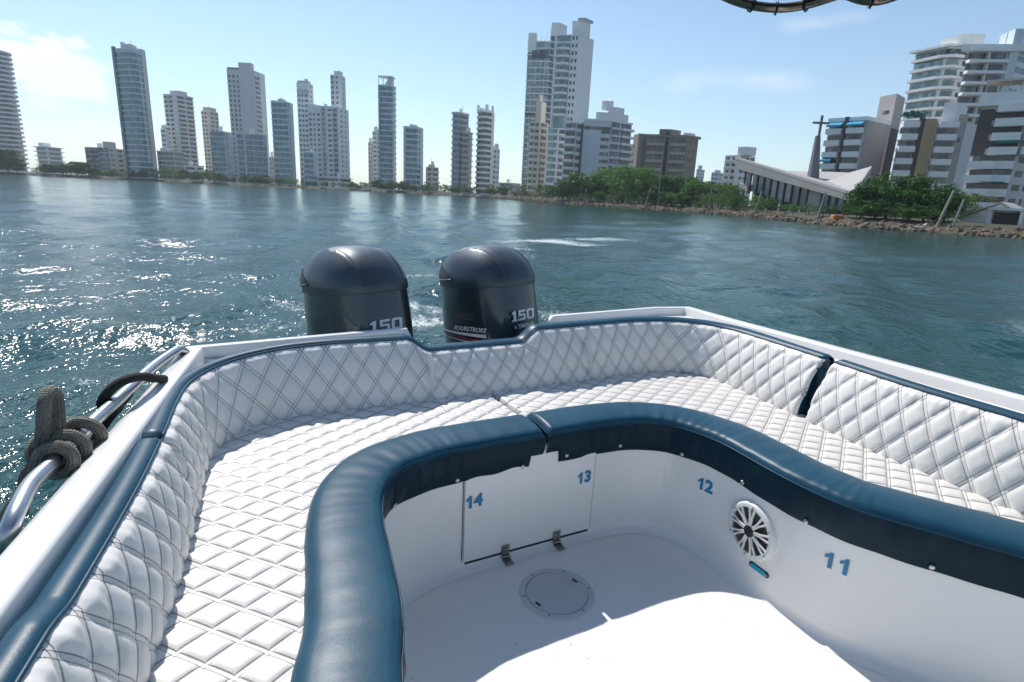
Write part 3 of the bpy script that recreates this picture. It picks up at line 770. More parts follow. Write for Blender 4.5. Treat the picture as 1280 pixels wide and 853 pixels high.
# brackets that carry the motors on the transom
for e in (E1, E2):
    b = MB(); d = np.array([math.cos(R(-59)), math.sin(R(-59)), 0]); t = np.array([-d[1], d[0], 0]); c = np.array([e[0], e[1], 0])
    for sg in (-1, 1): b.obox(c+t*sg*.09-t*.02+d*.05+np.array([0,0,.45]), d*.62, t*.04, np.array([0,0,.42]))
    b.obox(c-t*.1+d*.1+np.array([0,0,.80]), d*.55, t*.2, np.array([0,0,.05]))
    bevelled(b.build('motor_bracket', cowl_low, boat), .01)

# ------------------------------------------------------------------ grab rail and ropes
rail_px = [(216,441.5),(189,461),(146,501),(113,531),(65.5,579),(39.6,604.6)]
rz = ZF+.785
rp = [G(x, y, rz) for x, y in rail_px]
pts = [np.array([*G(238,431,rz-.09)[:2], rz-.10])*1.0, rp[0]+np.array([0,0,-.012])]
rd_ = (rp[0]-rp[1])/np.linalg.norm(rp[0]-rp[1]); pts = [rp[0]+rd_*.14+np.array([.02,.01,-.14]), rp[0]+rd_*.12+np.array([.01,0,-.05]), rp[0]+rd_*.07+np.array([0,0,-.008])]+rp
pts += [G(24,632,rz-.003), G(13,658,rz-.02), G(6,680,rz-.05), G(2,700,rz-.10), G(1,712,rz-.16)]
pts = np.array(pts)
def catmull(P, n=8, closed=False):
    P = [np.array(p, float) for p in P]; N = len(P); res = []
    for i in range(N if closed else N-1):
        p0 = P[i-1] if (i or closed) else P[0]*2-P[1]; p1 = P[i]; p2 = P[(i+1) % N]; p3 = P[(i+2) % N] if (i+2 < N or closed) else P[-1]*2-P[-2]
        for k in range(n):
            t = k/n; res.append(.5*((2*p1)+(-p0+p2)*t+(2*p0-5*p1+4*p2-p3)*t*t+(-p0+3*p1-3*p2+p3)*t**3))
    if not closed: res.append(P[-1])
    return res
MB().tube(catmull(pts, 6), .0165, 16).build('grab_rail', M['steel'], boat, True)
for k in (0, len(rp)-1):
    pass
rope_m = mat('grey brown rope', (0.36, 0.335, 0.285), 0.85, spec=0.2, noise=(50, .7, (0.21, 0.195, 0.165)))
nt = rope_m.node_tree; uvn = nt.nodes.new('ShaderNodeUVMap'); uvn.uv_map = 'UVMap'; spx = nt.nodes.new('ShaderNodeSeparateXYZ'); nt.links.new(uvn.outputs[0], spx.inputs[0])
aa = node_math(nt, 'ADD', node_math(nt, 'MULTIPLY', spx.outputs[0], 110), node_math(nt, 'MULTIPLY', spx.outputs[1], 6.0))
ab = node_math(nt, 'SUBTRACT', node_math(nt, 'MULTIPLY', spx.outputs[0], 110), node_math(nt, 'MULTIPLY', spx.outputs[1], 6.0))
hh = node_math(nt, 'MULTIPLY', node_math(nt, 'SINE', node_math(nt, 'MULTIPLY', aa, 2*math.pi)), node_math(nt, 'SINE', node_math(nt, 'MULTIPLY', ab, 2*math.pi)))
bn = nt.nodes.new('ShaderNodeBump'); bn.inputs['Distance'].default_value = .004; bn.inputs['Strength'].default_value = 1.0
nt.links.new(hh, bn.inputs['Height']); nt.links.new(bn.outputs[0], nt.nodes['Principled BSDF'].inputs['Normal'])
black_rope = mat('black green rope', (0.018, 0.021, 0.018), 0.8, spec=0.3, bump=(160, .8, .003))
# points picked on the upright plane through the rail, w metres outboard of it
ka, kb = G(66, 579, rz), G(146, 501, rz); kd = (kb-ka)/np.linalg.norm(kb-ka); ks = np.array([-kd[1], kd[0], 0]); kz = np.array([0, 0, 1.0])
def RP(px, py, w=0.0):
    r = ray(px, py); t = ((ka-EYE)@ks+w)/(r@ks); return EYE+r*t
rr = .0142; c_r = .0165+rr
path = [RP(20,700,.30), RP(8,655,.12), RP(24,622,.07), RP(42,598,.05)]
def coil(px, py, tilt, a0, a1, rad=c_r, n=9, adv=0.0):
    c = RP(px, py); ax = kd*math.cos(tilt)+kz*math.sin(tilt); e1 = ks; e2 = np.cross(ax, e1)
    return [c+rad*(math.cos(a)*e1+math.sin(a)*e2)+kd*adv*(k/n) for k, a in enumerate(np.linspace(a0, a1, n))]
path += coil(69, 577, -.15, 0.2, 2*math.pi+.3, c_r*1.03, 9, .012)
path += coil(84, 562, -.05, .5, 2*math.pi+.2, c_r*1.12, 9, .012)
path += [RP(52,560,.05), RP(54,538,.035), RP(55,515,.03), RP(57,497,.03), RP(63,489,.03), RP(70,495,.03), RP(72,512,.03), RP(73,532,.03), RP(76,548,.035)]
path += coil(103, 546, .1, 1.2, 2*math.pi+1.2, c_r*1.25, 10, .010)
path += [RP(92,534,.03), RP(70,540,.05), RP(50,549,.06), RP(41,563,.065), RP(43,580,.06), RP(36,590,.07), RP(31,606,.11), RP(28,640,.2)]
rope = MB().tube(catmull(path, 8), rr, 14)
tag(rope.build('mooring_rope', rope_m, None, True, uv=True), 'thick grey brown rope knotted round the grab rail with one loop standing up', 'rope')
def Q(px, py, h): return G(px, py, ZF+h-.045)
bp = [Q(205,474,.815), Q(192,473,.845), Q(178,471,.87), Q(160,474,.885), Q(143,483,.875), Q(131,496,.85), Q(127,506,.82), np.array(Q(130,512,.78)), np.array(Q(136,516,.74))+np.array([-.02,0,-.03])]
br = MB().tube(catmull(bp, 7)+catmull([Q(136,516,.72), Q(150,505,.75), Q(160,493,.82), Q(152,500,.81), Q(146,512,.805), Q(136,522,.80), np.array(Q(126,530,.76))+np.array([-.03,0,-.06])], 6), .0135, 10)
tag(br.build('black_rope', black_rope, None, True), 'thin black rope looped over the grab rail near the stern corner', 'rope')

# ------------------------------------------------------------------ canopy overhead, its aft edge just enters the frame
ZC = 2.935
cg = lambda x, y: tuple(G(x, y, ZC)[:2])
can = [(.50,1.9),(.56,2.3),cg(885,-16),cg(915,0),cg(945,8.5),cg(978,11),cg(1010,6),cg(1040,-4),cg(1055,-9),cg(1072,-1),cg(1092,2),cg(1112,-2),cg(1140,-14),(1.62,2.2),(2.25,1.2),(2.7,.2),(1.6,-.6),(.85,-.2),(.62,.8)]
cs, _t = smooth_curve(can+can[:2], 2, .03); cs = cs[2:]
black_frame = mat('bronze canopy tube', (0.30, 0.24, 0.20), 0.25, metal=0.9)
canvas = mat('navy canopy canvas', (0.010, 0.016, 0.035), 0.8)
ctr = cs.mean(0)
rows = [[(ctr[0]+(x-ctr[0])*f, ctr[1]+(y-ctr[1])*f, ZC+.02+.10*(1-f*f)) for x, y in cs] for f in (.985,.9,.6,.3,.02)]
canopy = MB().grid(np.array(rows)).build('canopy', canvas, boat, True)
sd_ = canopy.modifiers.new('thick', 'SOLIDIFY'); sd_.thickness = .012
MB().tube([(x, y, ZC) for x, y in cs], .019, 10, closed=False).build('canopy_tube', black_frame, boat, True)
for (x, y) in (cg(930,8), cg(970,12), cg(1012,8), cg(1088,3), cg(890,-10)):
    b = MB(); i = np.argmin(((cs-np.array([x, y]))**2).sum(1)); t = cs[(i+1) % len(cs)]-cs[i-1]; t /= np.linalg.norm(t); nn = np.array([-t[1], t[0], 0])
    c = np.array([cs[i][0], cs[i][1], ZC])
    b.tube([c+nn*.024*math.cos(a)+np.array([0,0,.024*math.sin(a)]) for a in np.linspace(0, 2*math.pi, 14)[:-1]], .004, 6, closed=True)
    b.tube([c+np.array([0,0,-.022]), c+np.array([.003,.002,-.029])], .003, 5)
    b.build('canopy_tie', M['black'], boat, True)
b = MB()
for (x0, y0), (x1, y1) in (((2.13,1.22),(2.0,1.6)), ((2.55,.4),(2.5,.5)), ((.75,-.9),(.9,-.15))):
    b = MB(); b.tube([(x0, y0, ZF+.70), (x0*.5+x1*.5, y0*.5+y1*.5, 2.0), (x1, y1, ZC)], .019, 10); b.build('canopy_post', M['steel'], boat, True)
# ------------------------------------------------------------------ water
def water_material():
    mt = bpy.data.materials.new('harbour water'); mt.use_nodes = True; nt = mt.node_tree; b = nt.nodes['Principled BSDF']
    b.inputs['Roughness'].default_value = 0.12; b.inputs['IOR'].default_value = 1.333
    tcn = nt.nodes.new('ShaderNodeTexCoord')
    n0 = nt.nodes.new('ShaderNodeTexNoise'); n0.inputs['Scale'].default_value = 0.10; n0.inputs['Detail'].default_value = 3
    nt.links.new(tcn.outputs['Object'], n0.inputs['Vector'])
    mx = nt.nodes.new('ShaderNodeMixRGB'); nt.links.new(n0.outputs['Fac'], mx.inputs['Fac'])
    mx.inputs['Color1'].default_value = (0.006, 0.040, 0.037, 1); mx.inputs['Color2'].default_value = (0.013, 0.066, 0.057, 1)
    # foam left by the wake
    att = nt.nodes.new('ShaderNodeAttribute'); att.attribute_name = 'foam'
    fn = nt.nodes.new('ShaderNodeTexNoise'); fn.inputs['Scale'].default_value = 5.0; fn.inputs['Detail'].default_value = 8; fn.inputs['Roughness'].default_value = .72
    fn.inputs['Distortion'].default_value = 1.2
    nt.links.new(tcn.outputs['Object'], fn.inputs['Vector'])
    fm = nt.nodes.new('ShaderNodeMapRange'); fm.inputs['From Min'].default_value = .0; fm.inputs['From Max'].default_value = .22
    nt.links.new(node_math(nt, 'SUBTRACT', node_math(nt, 'ADD', node_math(nt, 'MULTIPLY', att.outputs['Fac'], 0.42), fn.outputs['Fac']), 0.78), fm.inputs['Value'])
    mx2 = nt.nodes.new('ShaderNodeMixRGB'); nt.links.new(fm.outputs[0], mx2.inputs['Fac']); nt.links.new(mx.outputs[0], mx2.inputs['Color1'])
    mx2.inputs['Color2'].default_value = (0.62, 0.68, 0.68, 1); nt.links.new(mx2.outputs[0], b.inputs['Base Color'])
    rr_ = nt.nodes.new('ShaderNodeMapRange'); nt.links.new(fm.outputs[0], rr_.inputs['Value']); rr_.inputs['To Min'].default_value = 0.12; rr_.inputs['To Max'].default_value = .6
    nt.links.new(rr_.outputs[0], b.inputs['Roughness'])
    hs = None
    for sc_, amp, det, st in ((1.1, .13, 2, (1, 1, 1)), (3.6, .055, 2, (1.4, .75, 1)), (11.0, .019, 2, (1.2, .9, 1)), (34.0, .0060, 1, (1, 1, 1))):
        mp = nt.nodes.new('ShaderNodeMapping'); mp.inputs['Scale'].default_value = st; mp.inputs['Rotation'].default_value = (0, 0, sc_); nt.links.new(tcn.outputs['Object'], mp.inputs['Vector'])
        nz = nt.nodes.new('ShaderNodeTexNoise'); nz.inputs['Scale'].default_value = sc_; nz.inputs['Detail'].default_value = det; nz.inputs['Roughness'].default_value = .55
        nz.inputs['Distortion'].default_value = .35
        nt.links.new(mp.outputs[0], nz.inputs['Vector'])
        h = node_math(nt, 'MULTIPLY', nz.outputs['Fac'], amp); hs = h if hs is None else node_math(nt, 'ADD', hs, h)
    # the boat's own disturbance: choppier near the stern than out in the harbour
    ln = nt.nodes.new('ShaderNodeVectorMath'); ln.operation = 'LENGTH'; nt.links.new(tcn.outputs['Object'], ln.inputs[0])
    mrr = nt.nodes.new('ShaderNodeMapRange'); mrr.inputs['From Min'].default_value = 5; mrr.inputs['From Max'].default_value = 55; mrr.inputs['To Min'].default_value = 1.0; mrr.inputs['To Max'].default_value = .42
    nt.links.new(ln.outputs['Value'], mrr.inputs['Value']); hs = node_math(nt, 'MULTIPLY', hs, mrr.outputs[0])
    bn = nt.nodes.new('ShaderNodeBump'); bn.inputs['Strength'].default_value = 1.0; bn.inputs['Distance'].default_value = 1.0
    nt.links.new(hs, bn.inputs['Height']); nt.links.new(bn.outputs[0], b.inputs['Normal'])
    return mt
M['water'] = water_material()
def build_water():
    az = np.concatenate([np.arange(-66, 60, .24), np.arange(60, 294, 2.6)]); az = np.radians(az); na = len(az)
    rad = [0.4]
    while rad[-1] < 9000: rad.append(rad[-1]*(1.0175 if rad[-1] < 250 else 1.08)+.012)
    rad = np.array(rad); nr = len(rad)
    X = rad[:, None]*np.sin(az)[None]; Y = rad[:, None]*np.cos(az)[None]; Z = np.zeros_like(X)
    g = np.random.default_rng(11)
    for k in range(46):
        lam = 0.55*(15/0.55)**(k/45); th = g.normal(R(-50), 0.75)
        kx, ky = 2*math.pi/lam*math.cos(th), 2*math.pi/lam*math.sin(th)
        amp = 0.0062*lam**0.80*g.uniform(.6, 1.2)*(1 if lam < 6 else .45)
        sp_ = np.maximum(rad*R(.24), np.gradient(rad)); fade = np.clip((lam/sp_-3)/4, 0, 1)[:, None]
        ph = kx*X+ky*Y+g.uniform(0, 6.28)+1.1*np.sin(X*.23+k)+.9*np.sin(Y*.19+k*2)
        Z += amp*fade*(np.sin(ph)+.28*np.cos(2*ph))
    # wake ridges: two low diverging swells either side of the track astern
    tx_, ty_ = math.sin(R(-31)), math.cos(R(-31))
    al = (X+.5)*tx_+(Y-3.2)*ty_; cr = (X+.5)*ty_-(Y-3.2)*tx_
    for sg in (-1, 1):
        d = cr*sg-(1.2+al*.34); env = np.exp(-(d/(.35+al.clip(0)*.05))**2)*np.clip(al/2, 0, 1)*np.exp(-al.clip(0)/26)
        Z += .085*env*np.sin(d*3.0+al*.9+.6*np.sin(al*.8))
    foam = np.zeros_like(X)
    def blob(px, py, a, b_, ang, s=1.0):
        c = G(px, py, 0); u = (X-c[0])*math.cos(ang)+(Y-c[1])*math.sin(ang); v = -(X-c[0])*math.sin(ang)+(Y-c[1])*math.cos(ang)
        return s*np.exp(-(u/a)**2-(v/b_)**2)
    foam += blob(690, 304, 3.4, 1.9, R(14), 1.25)+blob(750, 299, 4.5, 1.3, R(22), .95)+blob(640, 312, 1.6, .6, R(10), .9)+blob(520, 345, .5, 1.8, R(110), .8)
    foam += blob(216, 317, 1.2, .35, R(10), 1.1)+blob(520, 400, .9, 1.6, R(120), 1.0)+blob(530, 375, .6, 1.5, R(100), .9)+blob(690, 400, .5, .9, R(60), .7)+blob(360, 380, .6, 1.2, R(70), .7)
    foam += blob(330, 405, 1.0, .9, R(20), .55)+blob(110, 480, .9, .5, R(20), .55)+blob(90, 425, 1.2, .5, R(20), .45)
    Z += .02*foam*g.standard_normal(X.shape)*(rad < 25)[:, None]
    V = np.stack([X, Y, Z], -1).reshape(-1, 3)
    i, j = np.meshgrid(np.arange(nr-1), np.arange(na), indexing='ij'); j2 = (j+1) % na
    Fc = np.stack([i*na+j, i*na+j2, (i+1)*na+j2, (i+1)*na+j], -1).reshape(-1, 4)[:, ::-1]
    me = bpy.data.meshes.new('water'); me.vertices.add(len(V)); me.vertices.foreach_set('co', V.ravel())
    me.loops.add(Fc.size); me.loops.foreach_set('vertex_index', Fc.ravel().astype(np.int32))
    me.polygons.add(len(Fc)); me.polygons.foreach_set('loop_start', np.arange(0, Fc.size, 4, dtype=np.int32))
    me.update(calc_edges=True); me.polygons.foreach_set('use_smooth', [True]*len(Fc))
    at_ = me.attributes.new('foam', 'FLOAT', 'POINT'); at_.data.foreach_set('value', foam.ravel().astype(np.float32))
    me.materials.append(M['water']); o = bpy.data.objects.new('water', me); link(o); o['kind'] = 'structure'
build_water()

# ------------------------------------------------------------------ land: shoreline seen from the boat, starboard to port
SHORE = [(95,-260),(84,-120),(74,-20),(64,35),(56.5,61),(50,71),(45,79),(44.5,92),(47,113),(44,135),(38,152),(27,170),(14,190),(2,225),(-12,275),(-38,315),(-85,332),(-150,335),(-230,328),(-300,312),(-360,295),(-430,270),(-560,210),(-800,100),(-1200,-200)]
ss, _ = smooth_curve(SHORE, 2, 4.0)
def shore_r(az):
    a = np.arctan2(ss[:, 0], ss[:, 1]); o = np.argsort(a); return np.interp(az, a[o], np.hypot(ss[:, 0], ss[:, 1])[o])
GZ = 1.3
soil = mat('shore soil and grass', (0.075, 0.062, 0.04), 0.95, noise=(.25, .9, (0.03, 0.05, 0.018)))
rows = []
g2 = np.random.default_rng(3)
for off, z in ((-6,-1.5),(-1.2,-.25),(0,.15),(1.5,.75),(3.2,1.1),(6,GZ),(30,GZ),(120,GZ+.2),(600,GZ+.4),(3000,GZ+1),(9000,GZ+2)):
    r0 = np.hypot(ss[:, 0], ss[:, 1]); f = (r0+off)/r0
    w = g2.normal(0, .10 if 0 <= off < 7 else 0, len(ss))
    rows.append(np.stack([ss[:, 0]*f, ss[:, 1]*f, np.full(len(ss), z)+w], 1))
tag(MB().grid(np.array(rows), flip=True).build('ground', soil, None, True), kind='structure')
# rip-rap of boulders along the water
rock_m = mat('brown shore rock', (0.20, 0.145, 0.10), 0.9, noise=(1.1, .9, (0.085, 0.065, 0.05)), bump=(3, .8, .1))
b = MB(); g3 = random.Random(5)
ico = bmesh.new(); bmesh.ops.create_icosphere(ico, subdivisions=1, radius=1.0); icv = [v.co.copy() for v in ico.verts]; icf = [tuple(v.index for v in f.verts) for f in ico.faces]; ico.free()
for i in range(1, len(ss)):
    d = math.hypot(*ss[i]); 
    if ss[i][1] < 30 or ss[i][1] > 400 or ss[i][0] < -120: continue
    npr = 40 if d < 130 else (26 if d < 220 else 12)
    for _k in range(npr):
        t = g3.random(); x = ss[i-1][0]*(1-t)+ss[i][0]*t; y = ss[i-1][1]*(1-t)+ss[i][1]*t; off = g3.uniform(-.7, 2.1); f = (math.hypot(x, y)+off)/math.hypot(x, y)
        s_ = g3.uniform(.16, .48)*(1.3 if off < .8 else 1); z = .0+.35*max(0, off)+g3.uniform(-.05, .12)
        e = Euler((g3.random()*6, g3.random()*6, g3.random()*6)).to_matrix(); sc_ = (g3.uniform(.7,1.3), g3.uniform(.7,1.3), g3.uniform(.45,.8))
        vs = [e @ Vector((v[0]*sc_[0], v[1]*sc_[1], v[2]*sc_[2]))*s_*g3.uniform(.85,1.12)+Vector((x*f, y*f, z)) for v in icv]
        b.add(vs, icf)
tag(b.build('shore_rocks', rock_m), 'band of brown boulders along the waterline', None, None, 'stuff')

# ------------------------------------------------------------------ building materials
def glass_mat(name, dark, light, frac=.5, rough=.12, cell=(1.6, 1.6, 3.2)):
    """window glass: each pane a little different behind (curtains, blinds, open leaves)"""
    mt = bpy.data.materials.new(name); mt.use_nodes = True; nt = mt.node_tree; b = nt.nodes['Principled BSDF']
    b.inputs['Roughness'].default_value = rough; b.inputs['Specular IOR Level'].default_value = 0.7
    tcn = nt.nodes.new('ShaderNodeTexCoord'); mp = nt.nodes.new('ShaderNodeMapping'); nt.links.new(tcn.outputs['Object'], mp.inputs['Vector'])
    mp.inputs['Scale'].default_value = tuple(1/c for c in cell)
    sn = nt.nodes.new('ShaderNodeVectorMath'); sn.operation = 'FLOOR'; nt.links.new(mp.outputs[0], sn.inputs[0])
    w = nt.nodes.new('ShaderNodeTexWhiteNoise'); w.noise_dimensions = '3D'; nt.links.new(sn.outputs[0], w.inputs['Vector'])
    pw = node_math(nt, 'POWER', w.outputs['Value'], 1/max(frac, .01)*1.2)
    mx = nt.nodes.new('ShaderNodeMixRGB'); nt.links.new(pw, mx.inputs['Fac']); mx.inputs['Color1'].default_value = (*dark, 1); mx.inputs['Color2'].default_value = (*light, 1)
    nt.links.new(mx.outputs[0], b.inputs['Base Color'])
    return mt
W = {}
W['dark'] = glass_mat('dark window glass', (0.012, 0.015, 0.018), (0.16, 0.17, 0.17), .35)
W['teal'] = glass_mat('teal window glass', (0.015, 0.12, 0.15), (0.07, 0.34, 0.39), .45)
W['blue'] = glass_mat('blue window glass', (0.015, 0.10, 0.16), (0.08, 0.30, 0.40), .45)
W['pale'] = glass_mat('pale green glass', (0.10, 0.19, 0.20), (0.34, 0.44, 0.44), .5)
def wallm(name, c, am=.35):
    return mat(name, c, .75, noise=(.16, am, tuple(k*.78 for k in c)))
W['white'] = wallm('white render wall', (0.86, 0.86, 0.85)); W['grey'] = wallm('grey render wall', (0.56, 0.56, 0.58)); W['pinkgrey'] = wallm('pinkish grey wall', (0.68, 0.65, 0.65))
W['cream'] = wallm('cream wall', (0.66, 0.59, 0.50)); W['brown'] = wallm('brown concrete', (0.30, 0.25, 0.205)); W['tan'] = wallm('tan parapet', (0.46, 0.40, 0.33)); W['yellow'] = wallm('ochre wall', (0.42, 0.31, 0.17))
W['darkwall'] = wallm('dark brown tile', (0.075, 0.062, 0.058)); W['slate'] = wallm('slate blue grey wall', (0.62, 0.70, 0.74)); W['blueaw'] = mat('sky blue awning', (0.03, 0.34, 0.52), .7)
W['greenaw'] = mat('green awning', (0.02, 0.16, 0.12), .7); W['concrete'] = wallm('weathered concrete', (0.40, 0.38, 0.35)); W['roofwhite'] = wallm('pale roof sheet', (0.42, 0.41, 0.385), .3)
W['church_glass'] = glass_mat('pale church glazing', (0.20,0.22,0.22), (0.42,0.44,0.43), .8, cell=(3,3,30)); W['spire'] = wallm('dark spire concrete', (0.14,0.15,0.17), .3)
W['tile'] = wallm('red roof tile', (0.30, 0.13, 0.09))

class Bld:
    all = []
    def __init__(s, name, label, px0, pxm, px1, yb, Y, ytop, dA=0, dC=14, floors=None, fh=3.1, cat='tower block', z0=GZ, group='buildings along the shore', depth=None, ztop=None):
        if group == 'towers on the far shore': Y *= 1.1; dA *= 1.1; dC *= 1.1; fh *= 1.04
        a = atY(px0, yb, Y+dA); m_ = atY(pxm, yb, Y); c = atY(px1, yb, Y+dC)
        A, B, C_ = a[:2], m_[:2], c[:2]; D = A+C_-B
        s.o = (A+C_)/2
        s.poly = [p-s.o for p in (A, B, C_, D)]
        s.z0 = z0-.6
        pm = B; s.z1 = ztop or top_z(pm[0], pm[1], ytop)
        s.h = s.z1-z0; s.n = floors or max(2, round(s.h/fh)); s.fh = s.h/s.n; s.zb = z0
        Bld.all.append(s)
        s.root = thing(name, label, cat, (s.o[0], s.o[1], 0), 0, group)
    def topz(s, px, py, Y): p = atY(px, py, Y); return p[2]
    def face(s, i):
        n = len(s.poly); return np.array(s.poly[i]), np.array(s.poly[(i+1) % n])
    def frame(s, i):
        P, Q = s.face(i); d = Q-P; L = np.linalg.norm(d); t = d/L; nn = np.array([t[1], -t[0]])
        c = sum(np.array(p) for p in s.poly)/len(s.poly)
        if (P-c)@nn < 0: nn = -nn
        return P, t, nn, L
    def fbox(s, b, i, u0, u1, z0, z1, w0, w1):
        """box on face i: u in fractions of its length, z absolute, w metres outwards"""
        P, t, nn, L = s.frame(i); o = P+t*u0*L+nn*w0
        return b.obox((o[0], o[1], z0), (t[0]*(u1-u0)*L, t[1]*(u1-u0)*L, 0), (nn[0]*(w1-w0), nn[1]*(w1-w0), 0), (0, 0, z1-z0))
    def core(s, m_, name='wall', poly=None, z1=None, z0=None):
        return MB().prism(poly or [tuple(p) for p in s.poly], s.z0 if z0 is None else z0, z1 or s.z1).build(name, m_, s.root)
    def grow(s, w, poly=None):
        poly = [np.array(p, float) for p in (poly or s.poly)]; n = len(poly); c = sum(poly)/n; res = []
        for i in range(n):
            p0, p1, p2 = poly[i-1], poly[i], poly[(i+1) % n]
            def nrm(a, b_): t = (b_-a)/np.linalg.norm(b_-a); q = np.array([t[1], -t[0]]); return q if (a-c)@q > 0 else -q
            k = nrm(p0, p1)+nrm(p1, p2); k /= np.linalg.norm(k); res.append(p1+k*w/max(.5, k@nrm(p0, p1)))
        return [tuple(r) for r in res]
    def slabs(s, m_, hb=.9, w=.5, name='balcony', poly=None, n=None, start=0, zoff=0, z0=None, fh=None, skip=()):
        n = n or s.n; g_ = s.grow(w, poly)
        for k in range(start, n+1):
            if k in skip: continue
            z = (z0 if z0 is not None else s.zb)+k*(fh or s.fh)+zoff
            MB().prism(g_, z-.25, z-.25+hb).build(name, m_, s.root)
    def facebands(s, i, u0, u1, m_, hb=1.0, w0=0, w1=1.2, name='balcony', start=1, end=None, zoff=-.2):
        for k in range(start, (end or s.n)+(0 if end is None else 0)):
            b = MB(); z = s.zb+k*s.fh+zoff; s.fbox(b, i, u0, u1, z, z+hb, w0, w1); b.build(name, m_, s.root)
    def windows(s, i, cols, m_, hw=1.3, zo=.9, w=.06, start=1, end=None, name='window', each=False, dep=-.3):
        for k in range(start, end or s.n):
            z = s.zb+k*s.fh+zo
            if each:
                for u0, u1 in cols: b = MB(); s.fbox(b, i, u0, u1, z, z+hw, dep, w); b.build(name, m_, s.root)
            else:
                b = MB()
                for u0, u1 in cols: s.fbox(b, i, u0, u1, z, z+hw, dep, w)
                b.build(name+'_row' if len(cols) > 1 else name, m_, s.root)
    def strip(s, i, u0, u1, m_, z0=None, z1=None, w0=-.1, w1=.15, name='wall_panel'):
        b = MB(); s.fbox(b, i, u0, u1, s.z0 if z0 is None else z0, s.z1 if z1 is None else z1, w0, w1); return b.build(name, m_, s.root)
    def roof(s, x0, x1, y0, y1, dz, m_, name='roof_room', z=None):
        """box on the roof, x along face 0 and y inward as fractions"""
        P, t, nn, L = s.frame(0); Q, R_ = s.face(1); D_ = np.linalg.norm(R_-Q); z = s.z1 if z is None else z; n2 = (R_-Q)/D_
        o = P+t*x0*L+n2*y0*D_; b = MB().obox((o[0], o[1], z-.05), (*(t*(x1-x0)*L), 0), (*(n2*(y1-y0)*D_), 0), (0, 0, dz)); return b.build(name, m_, s.root)
    def rounded(s, r=.35, n=6):
        """replace the outline by one with rounded corners"""
        P = [np.array(p) for p in s.poly]; res = []
        for i in range(4):
            a, b_, c = P[i-1], P[i], P[(i+1) % 4]; u = b_+(a-b_)*r; v = b_+(c-b_)*r
            for k in range(n+1):
                t = k/n; res.append((1-t)**2*u+2*t*(1-t)*b_+t*t*v)
        s.rpoly = [tuple(p) for p in res]; return s.rpoly
    def mullions(s, i, n, m_, w=.12, name='mullion', u0=0, u1=1, z0=None, z1=None):
        b = MB(); P, t, nn, L = s.frame(i)
        for k in range(n+1):
            u = u0+(u1-u0)*k/n; s.fbox(b, i, u-.07/L*1.0, u+.07/L*1.0, s.zb if z0 is None else z0, s.z1 if z1 is None else z1, 0, w)
        return b.build(name, m_, s.root)
    def parapet(s, m_, h=1.1, w=.15):
        return MB().prism(s.grow(w), s.z1-.1, s.z1+h).build('parapet', m_, s.root)

far = 'towers on the far shore'
def banded_round(label, px0, px1, yb, Y, ytop, depth, glass, band, hb=1.0, w=.7, fh=3.1, r=.42, pxm=None, parts=None, taper=None):
    pxm = pxm if pxm is not None else px0*.35+px1*.65
    t = Bld('apartment_tower', label, px0, pxm, px1, yb, Y, ytop, dA=depth*.3, dC=depth*.5, fh=fh, group=far)
    rp = t.rounded(r); t.core(glass, 'glazed_core', rp); t.slabs(band, hb, w, 'floor_band', rp)
    return t
# ================================================================== far shore, left to right
t = banded_round('white tower with many curved balcony rings, cut by the left edge of the photo', -34, 41, 206, 390, 62, 38, W['dark'], W['white'], 1.15, 1.5, 3.0, .45)
t.roof(.25, .7, .2, .7, 3.0, W['grey'])
# low hotel
t = Bld('low_building', 'low white stepped building between the left edge tower and the teal tower', 49, 62, 80, 210, 380, 184, dA=4, dC=12, group=far, cat='building')
t.core(W['white']); t.windows(0, [(.1,.9)], W['dark'], 1.4); t.windows(1, [(.1,.9)], W['dark'], 1.4); t.roof(.1,.6,.1,.6,3,W['white']); t.slabs(W['white'], .5, 1.3)
t = Bld('low_building', 'low block half dark half beige just left of the teal tower', 110, 139, 158, 214, 360, 185, dA=4, dC=14, group=far, cat='building')
t.core(W['cream']); t.strip(0, .0, .98, W['darkwall']); t.windows(0, [(.04,.3),(.36,.62),(.7,.95)], W['blue'], 1.7, w=.25); t.windows(1, [(.1,.35),(.55,.85)], W['dark'], 1.3); t.roof(.75,1.0,.05,.5,4,W['cream']); t.facebands(0, .62, 1.0, W['white'], .5, 0, .9)
# teal tower
t = Bld('apartment_tower', 'tall teal glass tower with bowed floor bands, second tower from the left', 159, 183, 197, 217, 340, 57, dA=5, dC=12, fh=3.25, group=far)
rp = t.rounded(.30); t.core(W['teal'], 'glazed_core', rp, z1=t.z1-2.5); t.slabs(W['slate'], .85, .35, 'floor_band', rp, n=t.n-1)
t.strip(1, .62, .98, W['pinkgrey'], w0=-2.5, w1=.5); t.strip(0, .0, .10, W['teal'], w0=-1, w1=.7, name='glass_fin'); MB().prism(t.grow(.2, rp), t.z1-2.6, t.z1-1.2).build('parapet', W['slate'], t.root); t.roof(.3,.8,.2,.7,3.0,W['grey'], z=t.z1-1.3)
